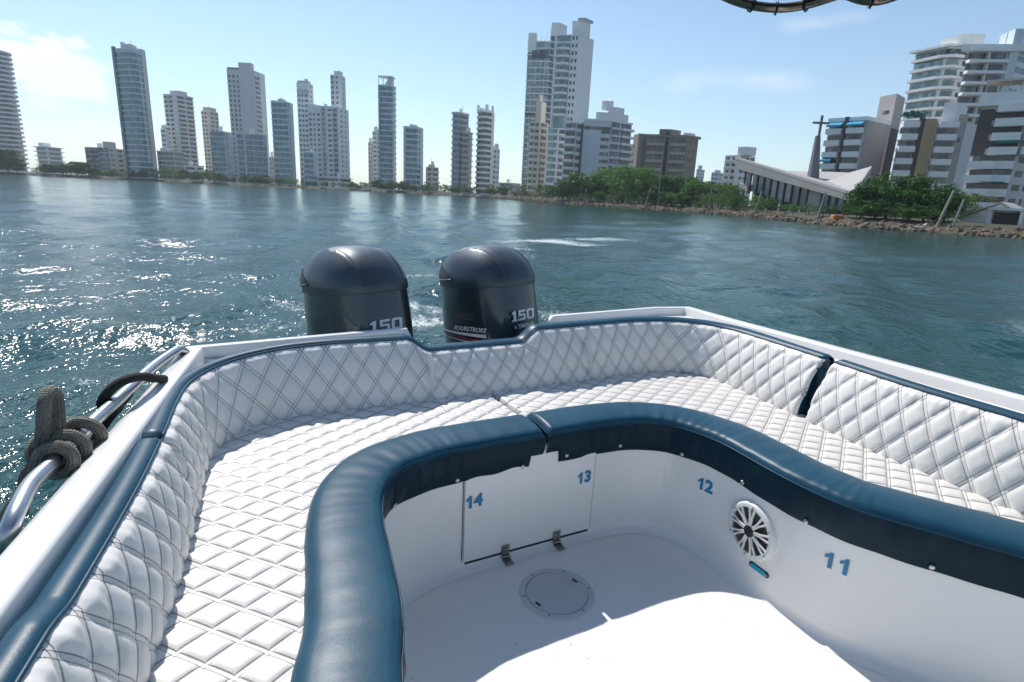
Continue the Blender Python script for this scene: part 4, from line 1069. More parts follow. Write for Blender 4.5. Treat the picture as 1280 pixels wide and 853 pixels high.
# white tower 5 with low blocks
t = Bld('apartment_tower', 'white tower with rounded grey banded right side behind a lower wing', 213, 231, 251, 220, 400, 119, dA=3, dC=12, group=far)
rp = t.rounded(.25); t.core(W['white'], 'wall', rp); t.slabs(W['white'], .8, .9, 'floor_band', rp)
t.windows(0, [(.08,.30),(.42,.62)], W['dark'], 1.5, w=.25); t.windows(1, [(.0,.40),(.5,.9)], W['dark'], 1.6, w=.35); t.roof(.3,.9,.2,.7,3.5,W['grey'])
t = Bld('apartment_tower', 'narrow white lower wing on the left flank of the grey banded tower', 206, 212, 216, 215, 392, 161, dA=1, dC=6, group=far)
t.core(W['white']); t.windows(0, [(.15,.85)], W['dark'], 1.3); t.roof(.1,.8,.2,.8,2,W['white'])
t = Bld('low_building', 'low dark glazed block at the foot of the grey banded tower', 200, 220, 233, 222, 372, 190, dA=3, dC=10, group=far, cat='building')
t.core(W['dark'], 'glazed_core'); t.slabs(W['slate'], .7, .4, 'floor_band'); t.mullions(0, 4, W['slate'], .3); t.roof(.05,.35,.2,.7,2.5,W['grey'])
t = Bld('low_building', 'low white podium right of the dark glazed block', 232, 246, 256, 224, 368, 208, dA=2, dC=8, group=far, cat='building')
t.core(W['white']); t.windows(0, [(.1,.9)], W['dark'], 1.4); t.windows(1, [(.1,.9)], W['dark'], 1.4); t.parapet(W['white'], .6)
t = Bld('apartment_tower', 'slim cream white tower with a rounded top between the grey banded and pinkish tall ones', 256, 268, 280, 214, 430, 139, dA=1, dC=10, group=far)
rp = t.rounded(.28); t.core(W['cream'], 'wall', rp); t.windows(0, [(.15,.34),(.50,.68)], W['dark'], 1.3, w=.2); t.windows(1, [(.1,.35),(.5,.8)], W['dark'], 1.3, w=.2)
MB().prism(t.grow(-1.2, rp), t.z1-.1, t.z1+3).build('roof_room', W['cream'], t.root); t.slabs(W['white'], .3, .2, 'floor_band', rp)
t = Bld('apartment_block', 'mid height teal block left of the tall pinkish slab tower', 267, 284, 293, 222, 360, 165, dA=0, dC=8, group=far, cat='building')
t.core(W['teal'], 'glazed_core'); t.slabs(W['slate'], .6, .15, 'floor_band'); t.mullions(0, 5, W['slate'], .25); t.strip(1, .45, 1, W['slate'])
t = Bld('apartment_tower', 'tall pinkish white slab tower with a blank central wall', 293, 325, 338, 220, 385, 88, dA=0, dC=14, group=far)
t.core(W['pinkgrey']); z = t.z1; t.windows(0, [(.05,.12),(.20,.28),(.36,.42)], W['dark'], 1.7, w=.12, end=t.n-1); t.windows(1, [(.08,.48)], W['dark'], 1.9, w=.2, end=t.n-1)
t.strip(0, .46, .93, W['pinkgrey'], z1=z+4.5, w0=-4, w1=.5); t.facebands(1, .08, .48, W['white'], .7, 0, .5); t.roof(.0,.45,.05,.6,1.4,W['greenaw'], 'roof_garden'); t.strip(1, .5, .98, W['white'], w0=-1, w1=.25)
t = Bld('apartment_block', 'pair of mid height blue green glass bays in front of the pinkish slab tower', 300, 320, 336, 227, 345, 168, dA=0, dC=5, group=far, cat='building')
t.core(W['teal'], 'glazed_core'); t.slabs(W['slate'], .55, .15, 'floor_band'); t.mullions(0, 4, W['slate'], .25); t.mullions(1, 3, W['slate'], .25); t.strip(0, .42, .52, W['pinkgrey'], w0=-.5, w1=.3)
t = Bld('low_building', 'small cream house block between the blue bays and the dark teal tower', 336, 340, 345, 222, 400, 196, dA=0, dC=6, group=far, cat='building')
t.core(W['cream']); t.windows(0, [(.15,.85)], W['dark'], 1.2); t.windows(1, [(.2,.8)], W['dark'], 1.2)
t = Bld('apartment_tower', 'dark teal glass tower with even pale bands right of the pinkish slab tower', 344.5, 364, 370, 227, 350, 129, dA=0, dC=8, fh=3.3, group=far)
t.core(W['teal'], 'glazed_core'); t.slabs(W['slate'], 1.0, .3, 'floor_band'); t.mullions(0, 3, W['slate'], .2); t.strip(1, .3, 1, W['slate'], w1=.35); t.roof(.3,.7,.3,.7,2.5,W['grey']); t.roof(0,.3,.0,.6,1.2,W['greenaw'],'roof_garden')
# the white complex
t = Bld('apartment_tower', 'left tower of the white twin tower complex with a grey cap', 376, 391, 396, 226, 372, 104, dA=0, dC=8, group=far)
t.core(W['white']); t.windows(0, [(.1,.24),(.36,.5),(.62,.86)], W['dark'], 1.3, w=.12, end=t.n-1); t.windows(1, [(.2,.7)], W['dark'], 1.3, w=.12); t.strip(0, .04, .96, W['grey'], z0=t.z1-7, z1=t.z1-4.4, w1=.4); t.roof(.05,.9,.1,.8,1.5,W['grey'])
t = Bld('apartment_tower', 'broad white middle block joining the two white towers', 388, 425, 438, 232, 362, 135, dA=0, dC=9, group=far)
t.core(W['white']); t.windows(0, [(.05,.13),(.19,.24),(.32,.40)], W['dark'], 1.4, w=.12, end=t.n-1); t.windows(0, [(.46,.58)], W['pale'], 2.0, w=.2, name='bay_window'); t.windows(0, [(.66,.78)], W['dark'], 1.3, w=.15, name='wide_window'); t.facebands(0, .44, .6, W['grey'], .7, 0, .7, end=t.n); t.facebands(0, .82, .97, W['grey'], .7, 0, .7)
t.windows(0, [(.83,.96)], W['dark'], 1.7, w=.2, name='recess_window'); t.windows(1, [(.25,.38),(.62,.72)], W['dark'], 1.1, w=.12); t.roof(.02,.25,.1,.6,1.6,W['white']); t.roof(.3,.8,.1,.6,1.0,W['grey'])
t = Bld('apartment_tower', 'right tower of the white complex, the tallest of it and notched at the top', 417, 430, 435, 228, 378, 94, dA=0, dC=8, group=far)
t.core(W['white']); t.windows(0, [(.06,.30),(.5,.68)], W['dark'], 1.4, w=.15); t.windows(1, [(.2,.7)], W['dark'], 1.3); t.roof(.3,.9,.1,.7,2.6,W['white']); t.facebands(0, .04, .34, W['grey'], .5, 0, .6)
t = Bld('low_building', 'small blue block in front of the white twin tower complex', 381, 393, 398, 228, 335, 192, dA=0, dC=6, group=far, cat='building')
t.core(W['blue'], 'glazed_core'); t.slabs(W['slate'], 1.1, .2, 'floor_band'); t.roof(.2,.8,.2,.8,1.5,W['slate'])
t = Bld('low_building', 'long low white podium under the white twin tower complex', 398, 425, 439, 236, 340, 223, dA=0, dC=8, group=far, cat='building')
t.core(W['white']); t.slabs(W['white'], .5, .8, 'floor_band'); t.windows(0, [(.05,.95)], W['dark'], 1.5); t.windows(1, [(.05,.95)], W['dark'], 1.5)
# centre towers
t = Bld('apartment_tower', 'thin cream tower, shorter of two slivers left of the glass tower', 461, 464, 467, 232, 430, 178, dA=0, dC=5, group=far)
t.core(W['cream']); t.windows(0, [(.2,.8)], W['dark'], 1.2); t.windows(1, [(.2,.8)], W['dark'], 1.2)
t = Bld('apartment_tower', 'thin white tower, taller of two slivers left of the glass tower', 466.5, 471, 476, 232, 420, 164, dA=0, dC=6, group=far)
t.core(W['white']); t.windows(0, [(.15,.45),(.6,.9)], W['dark'], 1.3); t.windows(1, [(.2,.8)], W['dark'], 1.3); t.roof(.2,.8,.2,.8,2,W['white'])
t = Bld('apartment_tower', 'tall blue glass tower with an open roof frame at the centre left', 474, 491, 496, 236, 350, 108, dA=0, dC=8, fh=3.2, group=far)
rp = t.rounded(.2); t.core(W['blue'], 'glazed_core', rp); t.slabs(W['slate'], .9, .35, 'floor_band', rp); t.strip(0, .02, .14, W['pale'], w0=-.6, w1=.55, name='glass_fin')
for k in (0.02, .33, .64, .95): t.roof(k, k+.03, .05, .12, 6.0, W['white'], 'roof_post')
t.roof(.0, 1.0, .04, .8, .8, W['white'], 'roof_frame', z=t.z1+5.3); t.roof(.62,.95,.15,.6,5.0,W['slate'])
t = Bld('apartment_tower', 'shorter blue glass tower with a small roof box right of the open framed one', 505, 521, 528, 240, 335, 161, dA=0, dC=8, fh=3.3, group=far)
t.core(W['blue'], 'glazed_core'); t.slabs(W['slate'], 1.1, .3, 'floor_band'); t.strip(0, -.02, .13, W['pinkgrey'], w0=-.5, w1=.4); t.strip(1, .5, 1, W['slate'], w1=.35); t.roof(.35,.75,.2,.7,2.4,W['slate']); t.parapet(W['slate'], 1.2)
t = Bld('low_building', 'small cream block with dark bay windows between two centre towers', 532, 540, 548, 240, 345, 209, dA=0, dC=5, group=far, cat='building')
t.core(W['cream']); t.windows(0, [(.3,.8)], W['dark'], 1.5, w=.1); t.windows(1, [(.1,.85)], W['dark'], 1.6, w=.2); t.roof(.3,.8,.1,.6,1.6,W['cream']); t.facebands(1, .0, 1, W['white'], .5, 0, .7)
t = Bld('apartment_tower', 'grey stepped tower with a taller left half', 563, 573, 584, 238, 330, 142, dA=2, dC=7, group=far)
rp = t.rounded(.2); t.core(W['grey'], 'wall', rp); t.slabs(W['grey'], .8, .6, 'floor_band', rp); t.windows(0, [(.25,.9)], W['blue'], 1.6, w=.35); t.windows(1, [(.05,.9)], W['dark'], 1.7, w=.45); t.parapet(W['white'], 1.0, .1)
t = Bld('apartment_tower', 'lower right half of the grey stepped tower with boxed balconies', 577, 584, 588.5, 240, 326, 166, dA=0, dC=6, group=far)
t.core(W['grey']); t.slabs(W['grey'], .7, .6, 'floor_band'); t.windows(0, [(.1,.9)], W['dark'], 1.6, w=.3); t.windows(1, [(.1,.9)], W['dark'], 1.6, w=.3)
t = Bld('apartment_tower', 'grey white banded tower with crown like prongs on its roof', 593, 604, 614, 240, 325, 140, dA=4, dC=6, group=far)
rp = t.rounded(.3); t.core(W['dark'], 'glazed_core', rp); t.slabs(W['white'], 1.25, .7, 'floor_band', rp); t.strip(1, .70, 1.0, W['white'], w0=-2, w1=.5)
for x0 in (.0, .30, .55, .9): t.roof(x0, x0+.12, .05, .3, 4.2 if x0 in (0., .9) else 2.6, W['white'], 'roof_prong')
t.roof(.9, 1.02, .75, .95, 4.2, W['white'], 'roof_prong'); t.roof(.25,.75,.3,.8,2.5,W['white'])
t = Bld('apartment_tower', 'white lower tower peeping out right of the pronged tower', 612, 619, 623, 238, 360, 186, dA=0, dC=5, group=far)
t.core(W['white']); t.windows(0, [(.1,.45),(.6,.9)], W['dark'], 1.3); t.windows(1, [(.2,.8)], W['dark'], 1.3); t.roof(.3,.9,.2,.8,2,W['white'])
t = Bld('low_building', 'long low grey shed roof behind the trees at the centre', 623, 640, 650, 240, 380, 229, dA=0, dC=6, group=far, cat='building')
t.core(W['grey']); t.windows(0, [(.05,.95)], W['dark'], 1.2)

near = 'buildings behind the shoreline trees'
# tall pair
t = Bld('apartment_tower', 'very tall pale green glass tower behind its white neighbour', 652, 678, 693, 228, 350, 44, dA=2, dC=10, fh=3.4, group=near)
t.core(W['pale'], 'glazed_core', z1=t.z1-3); t.slabs(W['white'], .55, .3, 'floor_band', n=t.n-1); t.strip(1, .30, 1.0, W['white'], z1=t.z1+5, w0=-3, w1=.5); t.mullions(0, 5, W['white'], .4)
t.windows(1, [(.05,.28)], W['dark'], 2.2, w=.6, name='side_window'); t.strip(0, .0, .35, W['white'], z0=t.z1-9, z1=t.z1+1, w0=-3, w1=.4, name='roof_wing'); t.strip(0, .2, .95, W['dark'], z0=t.z1-12, z1=t.z1-8, w1=.7, name='sky_lobby')
t.strip(0, .0, 1, W['darkwall'], z0=t.zb+t.h*.52, z1=t.zb+t.h*.52+1.2, w1=.7, name='plant_floor'); t.roof(.9,1.25,.2,.8,7,W['white'])
t = Bld('apartment_tower', 'very tall white tower with rounded balconies on its left, blank on its right', 683, 712, 729, 228, 300, 43, dA=3, dC=9, fh=3.4, group=near)
t.core(W['white']); t.windows(0, [(.10,.66)], W['pale'], 2.3, w=.25, zo=.5, name='balcony_glazing'); t.windows(0, [(.72,.80),(.86,.94)], W['dark'], 1.6, w=.2, name='window')
P, tv, nn, L = t.frame(0)
for k in range(1, t.n-1):
    z = t.zb+k*t.fh; pts = []
    for a in np.linspace(0, math.pi, 9): pts.append(tuple(P+tv*L*(.34-.30*math.cos(a))+nn*(2.4*math.sin(a)**.6)))
    MB().prism([tuple(P+tv*L*.02-nn*.2)]+pts+[tuple(P+tv*L*.66-nn*.2)], z-.25, z+.75).build('balcony', W['white'], t.root)
t.strip(0, .7, 1.0, W['white'], z1=t.z1+2.5, w0=-4, w1=.18); t.roof(.55,1.05,.2,.6,6.5,W['white']); t.roof(.8,1.1,.15,.7,1.2,W['grey'], z=t.z1+6.4)
t = Bld('apartment_tower', 'beige stepped narrow tower in front of the pale green glass tower', 659, 671, 681, 228, 310, 152, dA=2, dC=6, group=near)
t.core(W['cream']); t.windows(0, [(.1,.4),(.55,.9)], W['dark'], 1.4, w=.15); t.windows(1, [(.15,.8)], W['dark'], 1.6, w=.3); t.facebands(0, .0, .5, W['white'], .7, 0, .9); t.facebands(1, .1, .9, W['cream'], .7, 0, .8)
t.roof(.45,1.0,.05,.6,9.5,W['cream']); t.roof(.6,.8,.1,.4,13,W['cream'])
t = Bld('apartment_block', 'white balconied shoulder block at the foot of the very tall white tower', 681, 694, 706, 229, 275, 160, dA=4, dC=5, group=near, cat='building')
t.core(W['white']); t.windows(0, [(.1,.9)], W['pale'], 1.8, w=.2); t.windows(1, [(.1,.9)], W['dark'], 1.6, w=.2); t.facebands(0, .1, .9, W['white'], .8, 0, 1.3); t.facebands(1, .05, .6, W['white'], .8, 0, 1.2); t.roof(.2,.9,.1,.8,5,W['pale'],'roof_glass')
# blocky slate white building
t = Bld('apartment_block', 'slate white stepped apartment block with two roof tanks', 724, 758, 783, 228, 255, 152, dA=0, dC=8, group=near, cat='building')
t.core(W['slate']); t.windows(0, [(.66,.98)], W['dark'], 1.35, w=.1, end=t.n-1); t.strip(0, .02, 1.0, W['dark'], z0=t.z1-3.6, z1=t.z1-2.3, w1=.1, name='clerestory')
t.windows(1, [(.04,.40),(.50,.98)], W['dark'], 1.9, w=.3, name='balcony_glazing'); t.facebands(1, .0, .44, W['slate'], 1.0, 0, 1.0); t.facebands(1, .46, 1.02, W['white'], 1.0, 0, 1.7); t.parapet(W['white'], .7, .3)
t.roof(.35,1.0,.1,.8,3.6,W['white']); t.roof(.7,.98,.2,.6,6.0,W['white'])
for k in (.78, .96):
    P, tv, nn, L = t.frame(0); c = P+tv*L*k-nn*5
    MB().tube([(c[0], c[1], t.z1+5), (c[0], c[1], t.z1+8.6), (c[0], c[1], t.z1+9.2)], [1.5, 1.5, .5], 14).build('roof_tank', W['white'], t.root)
t = Bld('apartment_block', 'grey wing with zigzag white balconies at the left end of the slate white block', 702, 716, 726, 230, 252, 153, dA=2, dC=4, group=near, cat='building')
t.core(W['slate']); t.windows(0, [(.08,.9)], W['dark'], 1.7, w=.25); t.windows(1, [(.0,.5)], W['dark'], 1.6, w=.2); t.facebands(0, .02, .92, W['white'], .95, 0, 1.6); t.strip(1, .55, 1.0, W['darkwall'], w1=.2)
# brown building
t = Bld('apartment_block', 'brown concrete apartment block with a dark central stair slot', 803, 853, 867, 226, 225, 172, dA=3, dC=4, fh=3.0, group=near, cat='building')
t.core(W['brown']); n = t.n
for f, us in ((0, ((.02,.44),(.60,.99))),):
    for u0, u1 in us:
        t.windows(f, [(u0+(u1-u0)*k/3+.008, u0+(u1-u0)*(k+1)/3-.008) for k in range(3)], W['dark'], 1.5, zo=1.0, w=.1, each=True, dep=-.4)
        t.facebands(f, u0, u1, W['tan'], 1.05, 0, .9)
t.strip(0, .46, .56, W['darkwall'], z1=t.z1+1.5, w0=-1, w1=.15, name='stair_slot'); t.strip(0, .43, .465, W['brown'], z1=t.z1+2.6, w1=1.0); t.strip(0, .555, .59, W['brown'], z1=t.z1+2.6, w1=1.0)
t.roof(.30,.60,.0,.8,2.8,W['brown']); t.roof(.84,.96,.2,.8,1.8,W['white'],'roof_tank'); t.parapet(W['brown'], .8, .5); t.windows(1, [(.2,.8)], W['dark'], 1.2)
t = Bld('apartment_block', 'blank lit left gable wing of the brown concrete block', 787, 793, 805, 226, 229, 167, dA=6, dC=1, fh=3.0, group=near, cat='building')
t.core(W['brown']); t.windows(0, [(.1,.3)], W['dark'], 1.1, end=t.n-1)
t = Bld('low_building', 'small cream block between the slate and the brown apartment blocks', 781, 786, 792, 226, 300, 183, dA=0, dC=4, group=near, cat='building')
t.core(W['cream']); t.windows(0, [(.1,.9)], W['dark'], 1.4); t.windows(1, [(.1,.9)], W['dark'], 1.4)
t = Bld('apartment_block', 'tiny distant grey block just right of the brown block', 867, 872, 877, 244, 620, 212, dA=0, dC=6, group=near, cat='building')
t.core(W['slate']); t.windows(0, [(.1,.9)], W['dark'], 1.4); t.windows(1, [(.1,.9)], W['dark'], 1.4); t.roof(.2,.7,.1,.6,4,W['slate'])
t = Bld('apartment_block', 'distant grey block left of the church roof', 886, 895, 903, 244, 480, 216, dA=0, dC=8, group=near, cat='building')
t.core(W['slate']); t.windows(0, [(.1,.45),(.55,.9)], W['dark'], 1.3); t.windows(1, [(.1,.9)], W['dark'], 1.3); t.roof(.3,.7,.1,.6,2,W['slate'])
t = Bld('apartment_block', 'white balconied block rising behind the tip of the church roof', 900, 918, 937, 246, 300, 194, dA=6, dC=5, group=near, cat='building')
t.core(W['white']); t.windows(0, [(.1,.35),(.5,.75)], W['dark'], 1.4, w=.15); t.windows(1, [(.08,.3),(.4,.62),(.72,.95)], W['dark'], 1.4, w=.15); t.facebands(0, .05, .8, W['white'], .8, 0, .9); t.roof(.75,1.4,.05,.6,4.0,W['white'])

# ================================================================== starboard side, near the camera
# block with blue awnings
t = Bld('apartment_block', 'white block with sky blue awnings and a grey blank end wall', 1018, 1062, 1090, 262, 165, 150, dA=7, dC=7, fh=3.0, group=near, cat='building')
t.core(W['pinkgrey']); n = t.n
for k in range(1, n):
    z = t.zb+k*t.fh
    for u0, u1, m_ in ((.0,.42,W['white']),(.56,.98,W['white'])):
        b = MB(); t.fbox(b, 0, u0, u1, z-.4, z+1.05, 0, 1.9); t_b = b.build('balcony', m_, t.root)
        b = MB(); t.fbox(b, 0, u0+.02, u1-.02, z+.9, z+2.5, -.6, .1); b.build('balcony_opening', W['dark'], t.root)
t.strip(0, .44, .54, W['darkwall'], z1=t.z1+1, w0=-1, w1=.6, name='stair_slot')
for k, u0, u1 in ((n-1, .02, .42), (n-1, .56, .98), (n-4, .0, .30)):
    P, tv, nn, L = t.frame(0); z = t.zb+(k+1)*t.fh-.2; o = P+tv*L*u0; q = tv*L*(u1-u0)
    b = MB(); b.add([(*o, z), (*(o+q), z), (*(o+q+nn*2.6), z-1.0), (*(o+nn*2.6), z-1.0), (*o, z-.12), (*(o+q), z-.12), (*(o+q+nn*2.6), z-1.5), (*(o+nn*2.6), z-1.5)],
        [(0,1,2,3),(7,6,5,4),(3,2,6,7),(0,3,7,4),(1,5,6,2)]); b.build('awning', W['blueaw'], t.root)
t.strip(1, .0, 1.0, W['concrete'], w0=-.5, w1=.3, name='end_wall'); t.parapet(W['white'], .9, .3)
t = Bld('apartment_block', 'tall grey stair tower with one dark window, right of the blue awnings', 1073, 1092, 1103, 262, 172, 117, dA=6, dC=6, fh=3.0, group=near, cat='building')
t.core(W['concrete']); t.windows(0, [(.35,.75)], W['dark'], 1.0, start=t.n-2, end=t.n-1); t.strip(1, .12, .9, W['darkwall'], z1=t.z1-9, w1=.2)
# rear tower upper left
t = Bld('apartment_tower', 'white tower with faceted glass balconies and a low roof house, behind the ochre striped block', 1105, 1142, 1188, 262, 205, 58, dA=10, dC=2, fh=3.15, group=near)
t.core(W['white']); n = t.n
t.windows(0, [(.05,.90)], W['pale'], 1.9, w=.5, zo=.6, start=6, name='balcony_glazing'); t.windows(1, [(.02,.30)], W['pale'], 1.9, w=.5, zo=.6, start=6, name='balcony_glazing'); t.windows(1, [(.42,.62)], W['dark'], 1.4, w=.2, start=6); t.windows(1, [(.70,.98)], W['dark'], 1.8, w=.3, zo=.6, start=6, name='loggia_glazing')
P0_, B_p, C_p = np.array(t.poly[0]), np.array(t.poly[1]), np.array(t.poly[2])
for k in range(6, n):
    z = t.zb+k*t.fh; P, tv, nn, L = t.frame(0); P1, tv1, nn1, L1 = t.frame(1)
    pts = [tuple(P-nn*.3), tuple(P+nn*1.6), tuple(B_p-tv*1.0+nn*2.2), tuple(B_p+tv1*1.0+nn1*2.2), tuple(P1+tv1*L1*.34+nn1*1.8), tuple(P1+tv1*L1*.36-nn1*.3), tuple(B_p-(nn+nn1)*.3)]
    MB().prism(pts, z-.3, z+.55).build('balcony', W['white'], t.root)
    b = MB(); t.fbox(b, 1, .67, 1.0, z-.3, z+.55, 0, 1.3); b.build('balcony', W['white'], t.root)
t.strip(0, .1, 1.0, W['dark'], z0=t.z1-3.6, z1=t.z1-.8, w1=.8, name='penthouse_glass'); t.strip(1, .0, 1.0, W['dark'], z0=t.z1-3.6, z1=t.z1-.8, w1=.8, name='penthouse_glass'); t.roof(.6,1.4,.1,.5,3.2,W['white']); t.parapet(W['white'], .6, 1.3)
# ochre striped block
t = Bld('apartment_block', 'block with white balconies either side of a dark and ochre vertical stripe', 1104, 1182, 1196, 266, 158, 151, dA=4, dC=8, fh=3.05, group=near, cat='building')
t.core(W['pinkgrey']); n = t.n
t.strip(0, .27, .35, W['darkwall'], z1=t.z1+.6, w1=.5, name='dark_stripe'); t.strip(0, .35, .53, W['yellow'], z1=t.z1+.3, w1=.8, name='ochre_stripe')
for k in range(1, n+1):
    z = t.zb+k*t.fh-t.fh*.5
    for u0, u1 in ((.0,.26),(.56,.86)):
        b = MB(); t.fbox(b, 0, u0, u1, z-.4, z+1.1, 0, 1.8); b.build('balcony', W['white'], t.root)
        if k < n: b = MB(); t.fbox(b, 0, u0+.01, u1-.01, z+.95, z+2.5, -.4, .12); b.build('balcony_opening', W['dark'], t.root)
t.strip(0, .87, 1.0, W['concrete'], z1=t.z1+1.5, w1=.3); t.windows(0, [(.91,.95)], W['dark'], 1.0, w=.4, start=n-2, end=n-1)
for k in (.05,.12,.2,.28): 
    P, tv, nn, L = t.frame(0); c = P+tv*L*k; b = MB()
    for _k in range(60): a = np.array([c[0]+random.gauss(0,.7), c[1]+random.gauss(0,.5), t.z1+.9+abs(random.gauss(0,.6))]); d1 = np.array([random.gauss(0,.25) for _ in range(3)]); d2 = np.array([random.gauss(0,.25) for _ in range(3)]); b.add([a-d1, a-d2, a+d1, a+d2], [(0,1,2,3)])
    b.build('roof_plant', W['greenaw'], t.root)
t.roof(.58,.80,.1,.9,4.6,W['white'])
# upper right tower
t = Bld('apartment_tower', 'white tower with long stacked balcony bands at the upper right', 1165, 1222, 1262, 268, 185, 65, dA=2, dC=10, fh=3.1, group=near)
t.core(W['white']); n = t.n
for k in range(7, n+1):
    z = t.zb+k*t.fh
    b = MB(); t.fbox(b, 0, -.02, .80, z-.3, z+.55, 0, 2.0); b.build('balcony', W['white'], t.root)
    b = MB(); t.fbox(b, 0, .0, .36, z+.65, z+2.5, -.5, .15); t.fbox(b, 0, .42, .78, z+.65, z+2.5, -.5, .15)
    if k < n: b.build('loggia_glazing', W['dark'], t.root)
    b = MB(); t.fbox(b, 1, .05, .35, z+.7, z+2.2, -.3, .1)
    if k < n: b.build('window', W['blue'], t.root)
t.strip(0, .36, .40, W['cream'], w1=1.6, name='column'); t.strip(0, .82, 1.0, W['slate'], z1=t.z1+6, w0=-6, w1=.8, name='stair_core'); t.parapet(W['white'], 1.8, 1.4); t.roof(.55,1.2,.2,.7,6,W['white'])
# front right building
t = Bld('apartment_block', 'big near block with stepped white balconies and punched windows at the right edge', 1190, 1246, 1330, 290, 122, 118, dA=5, dC=-4, fh=2.9, group=near, cat='building')
t.core(W['pinkgrey']); n = t.n
up = n-5
for k in range(1, n):
    z = t.zb+k*t.fh
    if k < up+1:
        sh_ = .0 if k % 2 else .02
        b = MB(); t.fbox(b, 0, .0+sh_, .62, z-.55, z+.95, 0, 2.4); b.build('balcony', W['white'], t.root)
        b = MB(); t.fbox(b, 0, .30, 1.0, z-.5, z+1.05, 0, 1.4); b.build('balcony', W['white'], t.root)
        b = MB(); t.fbox(b, 0, .08, .98, z+.9, z+2.4, -.4, .12); b.build('balcony_opening', W['dark'], t.root)
        b = MB(); t.fbox(b, 1, .05, .16, z+.8, z+2.0, -.3, .08); b.build('window', W['dark'], t.root)
        b = MB(); t.fbox(b, 1, .22, .25, z+.8, z+2.0, -.3, .08); b.build('window', W['dark'], t.root)
        b = MB(); t.fbox(b, 1, .31, .42, z+.8, z+2.0, -.3, .08); b.build('window', W['dark'], t.root)
    else:
        b = MB(); t.fbox(b, 0, .38, 1.0, z-.5, z+1.0, 0, 2.0); t.fbox(b, 1, 0, .12, z-.5, z+1.0, 0, 2.0); b.build('balcony', W['white'], t.root)
        b = MB(); t.fbox(b, 0, .03, .97, z+.9, z+2.5, -.4, .35); b.build('balcony_opening', W['darkwall'], t.root)
        b = MB(); t.fbox(b, 1, .02, .40, z+.9, z+2.5, -.4, .2); b.build('window', W['dark'], t.root)
t.strip(0, .0, .30, W['darkwall'], z0=t.zb+(up+.8)*t.fh, z1=t.z1-2.5, w1=.4, name='dark_tile_panel')
b = MB(); t.fbox(b, 0, .5, .98, t.zb+(up+1.6)*t.fh, t.zb+(up+1.8)*t.fh, 0, 2.6); b.build('awning', W['greenaw'], t.root)
b = MB(); t.fbox(b, 0, .4, .9, t.zb+(3)*t.fh-.5, t.zb+3*t.fh-.35, 0, 2.9); b.build('awning', W['greenaw'], t.root)
b = MB(); t.fbox(b, 0, -.06, 1.0, t.z1-1.9, t.z1+.6, 0, 1.2); t.fbox(b, 1, 0, 1, t.z1-1.9, t.z1+.6, 0, 1.2); b.build('roof_terrace', W['white'], t.root)
b = MB(); t.fbox(b, 0, .0, 1.0, t.z1+2.6, t.z1+3.0, -4, 1.4); t.fbox(b, 1, 0, 1, t.z1+2.6, t.z1+3.0, -4, 1.4); b.build('pergola', W['cream'], t.root)
b = MB()
for k in (.02,.25,.5,.75,.96): t.fbox(b, 0, k, k+.02, t.z1, t.z1+2.7, .8, 1.1)
b.build('pergola_posts', W['cream'], t.root)
# small white shore house
hr = thing('shore_house', 'small white gabled house by the water with one dark opening', 'house', (0, 0, 0), 0)
Yh = 76.0; a = atY(1198, 285, Yh+3); c = atY(1290, 296, Yh-3); a[2] = c[2] = GZ; d = (c-a)/np.linalg.norm(c-a); nn = np.array([d[1], -d[0], 0]); L = np.linalg.norm(c-a)
zw = top_z(*a[:2], 273); zr = top_z(*((a+c)/2)[:2], 254)
dep = -nn*6
b = MB(); z0 = GZ-.5
q = [a, c, c+dep, a+dep]
b.add([(p[0], p[1], z0) for p in q]+[(p[0], p[1], zw) for p in q]+[(*((a+c)/2)[:2], zr-.1), (*((a+c)/2+dep)[:2], zr-.1)], [(0,1,5,8,4),(2,3,7,9,6),(1,2,6,5),(3,0,4,7)])
b.build('wall', W['white'], hr)
b = MB(); e = d*.5; o_ = nn*.5
for s0, s1_ in ((a-e, (a+c)/2), ((a+c)/2, c+e)):
    z_a = zw-.15 if s0 is not None and np.allclose(s0, a-e) else zr; z_b = zr if z_a != zr else zw-.15
    p = [s0+o_, s1_+o_, s1_+dep-o_, s0+dep-o_]; zz = [z_a, z_b, z_b, z_a]
    b.add([(p[i][0], p[i][1], zz[i]) for i in range(4)]+[(p[i][0], p[i][1], zz[i]+.16) for i in range(4)], [(3,2,1,0),(4,5,6,7),(0,1,5,4),(1,2,6,5),(2,3,7,6),(3,0,4,7)])
b.build('roof', W['roofwhite'], hr)
fb = lambda u0, u1, z0_, z1_, w0, w1, nm, m_: MB().obox(a*np.array([1,1,0])+d*u0*L+nn*w0+np.array([0,0,z0_]), d*(u1-u0)*L, nn*(w1-w0), np.array([0,0,z1_-z0_])).build(nm, m_, hr)
fb(.44, .80, GZ-.3, GZ+1.5, -.5, .05, 'opening', W['darkwall']); fb(.38, .44, GZ-.3, GZ+1.9, 0, .9, 'porch_post', W['white']); fb(.80, .85, GZ-.3, GZ+1.9, 0, .9, 'porch_post', W['white']); fb(.37, .86, GZ+1.75, GZ+2.05, 0, 1.1, 'porch_lintel', W['white'])

